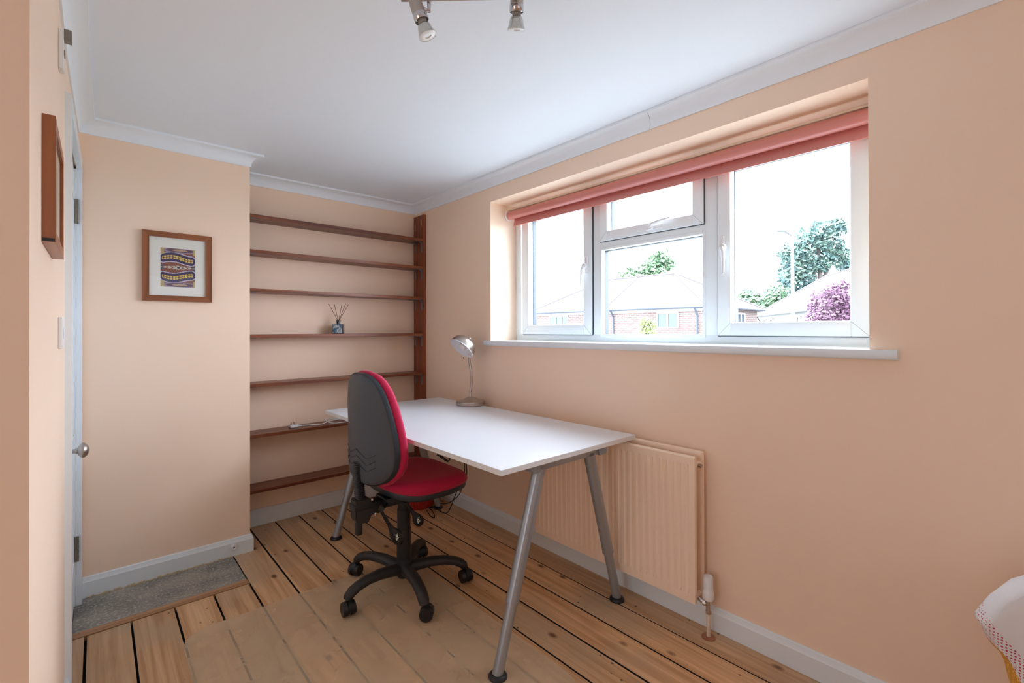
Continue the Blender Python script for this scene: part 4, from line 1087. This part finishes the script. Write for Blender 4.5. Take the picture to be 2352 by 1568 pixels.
def house(name, label, corner, du, dv, Lu, Lv, ze, rise, wallm, wins, parts_extra=None, overhang=.35, hipline=False, pipes=()):
    e0 = Vector((corner.x, corner.y, 0)); root = empty(name, (corner.x, corner.y, GZ)); tag(root, label, 'house')
    def P(u, v, z): return Vector((du.x*u+dv.x*v, du.y*u+dv.y*v, z-GZ))
    bm = nb(); uvl = bm.loops.layers.uv.new('UVMap')
    cs = [(0, 0), (Lu, 0), (Lu, Lv), (0, Lv)]
    for i in range(4):
        a, b = cs[i], cs[(i+1) % 4]; L = math.hypot(b[0]-a[0], b[1]-a[1])
        f = bm.faces.new([bm.verts.new(P(*a, GZ)), bm.verts.new(P(*b, GZ)), bm.verts.new(P(*b, ze)), bm.verts.new(P(*a, ze))])
        for l, uv in zip(f.loops, ((0, 0), (L, 0), (L, ze-GZ), (0, ze-GZ))): l[uvl].uv = uv
    bm.faces.new([bm.verts.new(P(*c, ze)) for c in cs])
    wl_ = obj('house_wall', bm, wallm, root)
    h = Lv/2; o_ = overhang
    A = [P(-o_, -o_, ze), P(Lu+o_, -o_, ze), P(Lu+o_, Lv+o_, ze), P(-o_, Lv+o_, ze)]; r0, r1 = P(h, h, ze+rise), P(Lu-h, h, ze+rise)
    bm = nb(); v = [bm.verts.new(p) for p in A]; a, b = bm.verts.new(r0), bm.verts.new(r1)
    bm.faces.new((v[0], v[1], b, a)); bm.faces.new((v[1], v[2], b)); bm.faces.new((v[2], v[3], a, b)); bm.faces.new((v[3], v[0], a)); bm.faces.new(v[::-1])
    rf = obj('roof', bm, M['roof'], root)
    bm = nb()
    for p, q_ in ((A[0], r0), (A[1], r1), (r0, r1), (A[2], r1), (A[3], r0)): tube(bm, [p, q_], .09, 6)
    if hipline: tube(bm, [P(Lu/2, -o_, ze+.02), P(Lu/2, h, ze+rise+.02)], .09, 6)
    obj('ridge_tiles', bm, mat('ridge_tile', (84, 76, 76), .8), rf)
    bm = nb()
    for i in range(4): tube(bm, [A[i]-Vector((0, 0, .05)), A[(i+1) % 4]-Vector((0, 0, .05))], .075, 8)
    for u in pipes: tube(bm, [P(u, -o_, ze-.1), P(u, -.08, ze-.5), P(u, -.08, GZ)], .06, 8)
    obj('gutter', bm, M['gutter'], root)
    for (side, u0, u1, za, zb, nm) in wins:
        def Q(u, z, d): return P(u, -d, z) if side == 0 else P(-d, u, z)
        def bx(bm, ua, ub, z0_, z1_, d0, d1):
            vs = [bm.verts.new(Q(u, z, d)) for u in (ua, ub) for z in (z0_, z1_) for d in (d0, d1)]
            for f in ((0, 1, 3, 2), (4, 6, 7, 5), (0, 4, 5, 1), (2, 3, 7, 6), (0, 2, 6, 4), (1, 5, 7, 3)): bm.faces.new([vs[i] for i in f])
        bm = nb(); t = .09
        bx(bm, u0, u1, za, za+t, .0, .08); bx(bm, u0, u1, zb-t, zb, .0, .08)
        for k in range(nm+1): uu = u0+(u1-u0-t)*k/nm; bx(bm, uu, uu+t, za, zb, .0, .08)
        wf = obj('house_window', bm, M['render'], root)
        bm = nb(); bx(bm, u0+t/2, u1-t/2, za+t/2, zb-t/2, .0, .035); obj('pane', bm, M['darkglass'], wf)
    return root
def dirv(a, d): v = cr_*a + cf_*d; v.z = 0; return v.normalized()
c1 = W(11, 26)
zeave = EYE + 1.32
h1 = house('brick_house', 'red brick house with a hipped tiled roof, beyond the middle panes', c1, dirv(-8.93, 9.7), dirv(5.6, 5.0), 13.2, 7.5, zeave, 2.45, M['brick'],
      [(0, 1.5, 2.9, zeave-1.25, zeave-.28, 2), (0, 6.5, 8.0, zeave-1.3, zeave-.32, 2), (0, 9.8, 11.6, zeave-1.3, zeave-.3, 3), (1, 4.2, 5.4, zeave-1.3, zeave-.3, 2)], hipline=True, pipes=(.4, 6.0))
bm = nb()
def slabu(bm, root, du, dv, u0, u1, z0, z1, d):
    pts = [Vector((du.x*u-dv.x*q, du.y*u-dv.y*q, z-GZ)) for u in (u0, u1) for z in (z0, z1) for q in (0, d)]
    vs = [bm.verts.new(p) for p in pts]
    for f in ((0, 1, 3, 2), (4, 6, 7, 5), (0, 4, 5, 1), (2, 3, 7, 6), (0, 2, 6, 4), (1, 5, 7, 3)): bm.faces.new([vs[i] for i in f])
slabu(bm, h1, dirv(-8.93, 9.7), dirv(5.6, 5.0), 0, 13.2, zeave-.26, zeave-.02, .06)
obj('fascia_board', bm, M['render'], h1)
c2 = W(24.6, 46)
h2 = house('white_house', 'white rendered house with a tiled roof, beyond the right pane', c2, dirv(-.28, -.96), dirv(.96, -.28), 22, 9, EYE+1.3, 3.3, M['render'],
      [(0, 3.0, 4.0, EYE+.1, EYE+.95, 2), (0, 5.2, 6.2, EYE+.1, EYE+.95, 2), (0, 12.0, 13.6, EYE+.1, EYE+.95, 2)], pipes=(1.6,))
# lamp post
lp = W(.612*21, 21); lpz = EYE + (755-540)/1070*21
lpo = tag(empty('street_lamp', (lp.x, lp.y, GZ)), 'pale street lamp post outside the right-hand pane', 'street lamp')
bm = nb(); tube(bm, [(0, 0, 0), (0, 0, 3)], .11, 14); tube(bm, [(0, 0, 3), (0, 0, lpz-GZ)], [.085, .06], 14); obj('lamp_pole', bm, M['render'], lpo, 40)
l_ = -cr_; bm = nb(); tube(bm, [Vector((0, 0, lpz-GZ-.02)), l_*.2 + Vector((0, 0, lpz-GZ+.10)), l_*.38+Vector((0, 0, lpz-GZ+.22))], .035, 10); obj('lamp_arm', bm, M['gutter'], lpo, 40)
bm = nb(); q_ = [l_*t + Vector((0, 0, lpz-GZ+.20+.06*(t-.3))) for t in (.28, .34, .45, .58, .68, .72)]; tube(bm, q_, [.02, .07, .10, .10, .06, .02], 12, sq=(1, .55)); obj('lantern', bm, mat('grey_lantern', (70, 80, 86), .5), lpo, 60)
def leafmat(name, c1_, c2_, sc_=1.2):
    m = mat(name, c1_, .8); nt = m.node_tree; b = nt.nodes['Principled BSDF']
    tc = nt.nodes.new('ShaderNodeTexCoord'); n = nt.nodes.new('ShaderNodeTexNoise'); n.inputs['Scale'].default_value = sc_; n.inputs['Detail'].default_value = 5; nt.links.new(tc.outputs['Object'], n.inputs['Vector'])
    cr = nt.nodes.new('ShaderNodeValToRGB'); cr.color_ramp.elements[0].position = .38; cr.color_ramp.elements[1].position = .62; cr.color_ramp.elements[0].color = lin(c1_); cr.color_ramp.elements[1].color = lin(c2_)
    nt.links.new(n.outputs['Fac'], cr.inputs[0]); nt.links.new(cr.outputs[0], b.inputs['Base Color']); return m
def tree(name, label, base, blobs, leaf, lm, trunk, n=2600, cat='tree', barkm=None, seed=1, branches=()):
    rnd = random.Random(seed); root = empty(name, base); tag(root, label, cat)
    vs, fs = [], []
    tot = sum(b[3]**2 for b in blobs)
    for (x, y, z, r, *sq) in blobs:
        fz = sq[0] if sq else 1
        for _ in range(int(n*r*r/tot)):
            d = Vector((rnd.gauss(0, 1), rnd.gauss(0, 1), rnd.gauss(0, 1))).normalized() * r * rnd.random()**.4
            c = cr_*(x+d.x) + cf_*(y+d.y) + Vector((0, 0, z+d.z*fz))
            a = Vector((rnd.gauss(0, 1), rnd.gauss(0, 1), rnd.gauss(0, 1))).normalized(); b = a.orthogonal().normalized()
            s_ = leaf*rnd.uniform(.6, 1.3); i = len(vs)
            vs += [c-a*s_, c+b*s_*.6, c+a*s_, c-b*s_*.6]; fs.append((i, i+1, i+2, i+3))
    me = bpy.data.meshes.new('foliage'); me.from_pydata([tuple(v) for v in vs], [], fs); me.materials.append(lm)
    f = bpy.data.objects.new('foliage', me); C.objects.link(f); f.parent = root; f['kind'] = 'stuff'
    bm = nb(); tube(bm, [cr_*p[0]+cf_*p[1]+Vector((0, 0, p[2])) for p in trunk], [p[3] for p in trunk], 8)
    obj('trunk', bm, barkm or M['bark'], root, 60)
    for br in branches:
        bm = nb(); tube(bm, [cr_*p[0]+cf_*p[1]+Vector((0, 0, p[2])) for p in br], [p[3] for p in br], 6); obj('branch', bm, barkm or M['bark'], root, 60)
    return root
M['bark'] = mat('tree_bark', (70, 62, 58), .9, var=.2, vscale=4)
Lm = {'pine': leafmat('blue_green_needles', (64, 90, 88), (98, 120, 104), .8), 'birch': leafmat('pale_green_leaves', (92, 122, 88), (126, 148, 112), 1.2),
      'plum': leafmat('purple_plum_leaves', (90, 58, 78), (122, 92, 108), 2.5), 'shrub': leafmat('yellow_green_leaves', (116, 126, 74), (132, 140, 88), 3), 'hedge': leafmat('mid_green_leaves', (84, 110, 88), (116, 138, 104), 1)}
def px(u, v, d):  # lateral, height above ground for a pixel at a depth
    return (u-1166)/1070*d, EYE + (755-v)/1070*d - GZ
def rel(list_, u0, d):
    a0 = (u0-1166)/1070*d; out = []
    for (u, v, r, *k) in list_:
        a, z = px(u, v, d); out.append((a-a0, 0, z, r/1070*d, *k))
    return out
def troot(u, d): p = W((u-1166)/1070*d, d, GZ); return (p.x, p.y, GZ)
d = 62.0
def tp(u, v, rad, u0): a, z = px(u, v, d); return (a-(u0-1166)/1070*d, 0, z, rad)
tree('pine_tree', 'tall blue-green pine beyond the lamp post', troot(1868, d), rel([(1890, 525, 26), (1925, 520, 22), (1860, 550, 34), (1905, 560, 30), (1825, 580, 30), (1815, 620, 28), (1850, 600, 28), (1900, 590, 24), (1880, 610, 26, .7), (1930, 585, 22), (1940, 610, 18), (1805, 650, 24), (1845, 640, 26), (1860, 670, 26), (1830, 672, 20), (1800, 580, 16)], 1868, d),
     .34, Lm['pine'], [(0, 0, 0, .5), (*tp(1872, 690, .4, 1868)[:3], .38), (*tp(1885, 640, .3, 1868)[:3], .3), (*tp(1880, 560, .2, 1868)[:3], .15)], 5200, seed=4,
     branches=([(*tp(1890, 640, .2, 1868)[:3], .28), (*tp(1905, 615, .15, 1868)[:3], .2), (*tp(1915, 590, .1, 1868)[:3], .1)], [(*tp(1876, 640, .2, 1868)[:3], .24), (*tp(1868, 615, .15, 1868)[:3], .16), (*tp(1850, 600, .1, 1868)[:3], .1)], [(*tp(1880, 655, .2, 1868)[:3], .2), (*tp(1860, 648, .15, 1868)[:3], .14), (*tp(1835, 640, .1, 1868)[:3], .08)]))
d = 58.0
tree('background_tree', 'mid-green tree low between the two houses', troot(1735, d), rel([(1700, 690, 30), (1740, 705, 32), (1775, 700, 34), (1785, 675, 26), (1720, 680, 20)], 1735, d), .3, Lm['hedge'], [(0, 0, 0, .3), (0, 0, 3, .25), (0, 0, 5.5, .1)], 2600, seed=5)
d = 48.0
tree('birch_tree', 'pale green tree rising behind the brick house roof', troot(1510, d), rel([(1515, 585, 24), (1520, 605, 24), (1490, 610, 26), (1460, 625, 26), (1505, 630, 30), (1535, 600, 18), (1430, 632, 16)], 1510, d), .26, Lm['birch'], [(0, 0, 0, .25), (0, 0, 4, .2), (0, 0, 8, .08)], 2000, seed=6)
d = 18.0
tree('plum_tree', 'purple-leaved tree in front of the white house', troot(1915, d), rel([(1890, 690, 32), (1925, 680, 36), (1950, 700, 40), (1885, 722, 30), (1915, 730, 34), (1950, 735, 34), (1868, 735, 20), (1935, 660, 20)], 1915, d), .075, Lm['plum'], [(0, 0, 0, .12), (.02, 0, 1.6, .1), (0, 0, 3.4, .04)], 5200, seed=7)
d = 17.0
tree('garden_shrub', 'small yellow-green shrub in front of the brick house', troot(1487, d), rel([(1480, 738, 14), (1495, 745, 14), (1485, 758, 20), (1492, 772, 20)], 1487, d), .055, Lm['shrub'], [(0, 0, 0, .05), (0, 0, 2.4, .02)], 1300, 'shrub', seed=8)
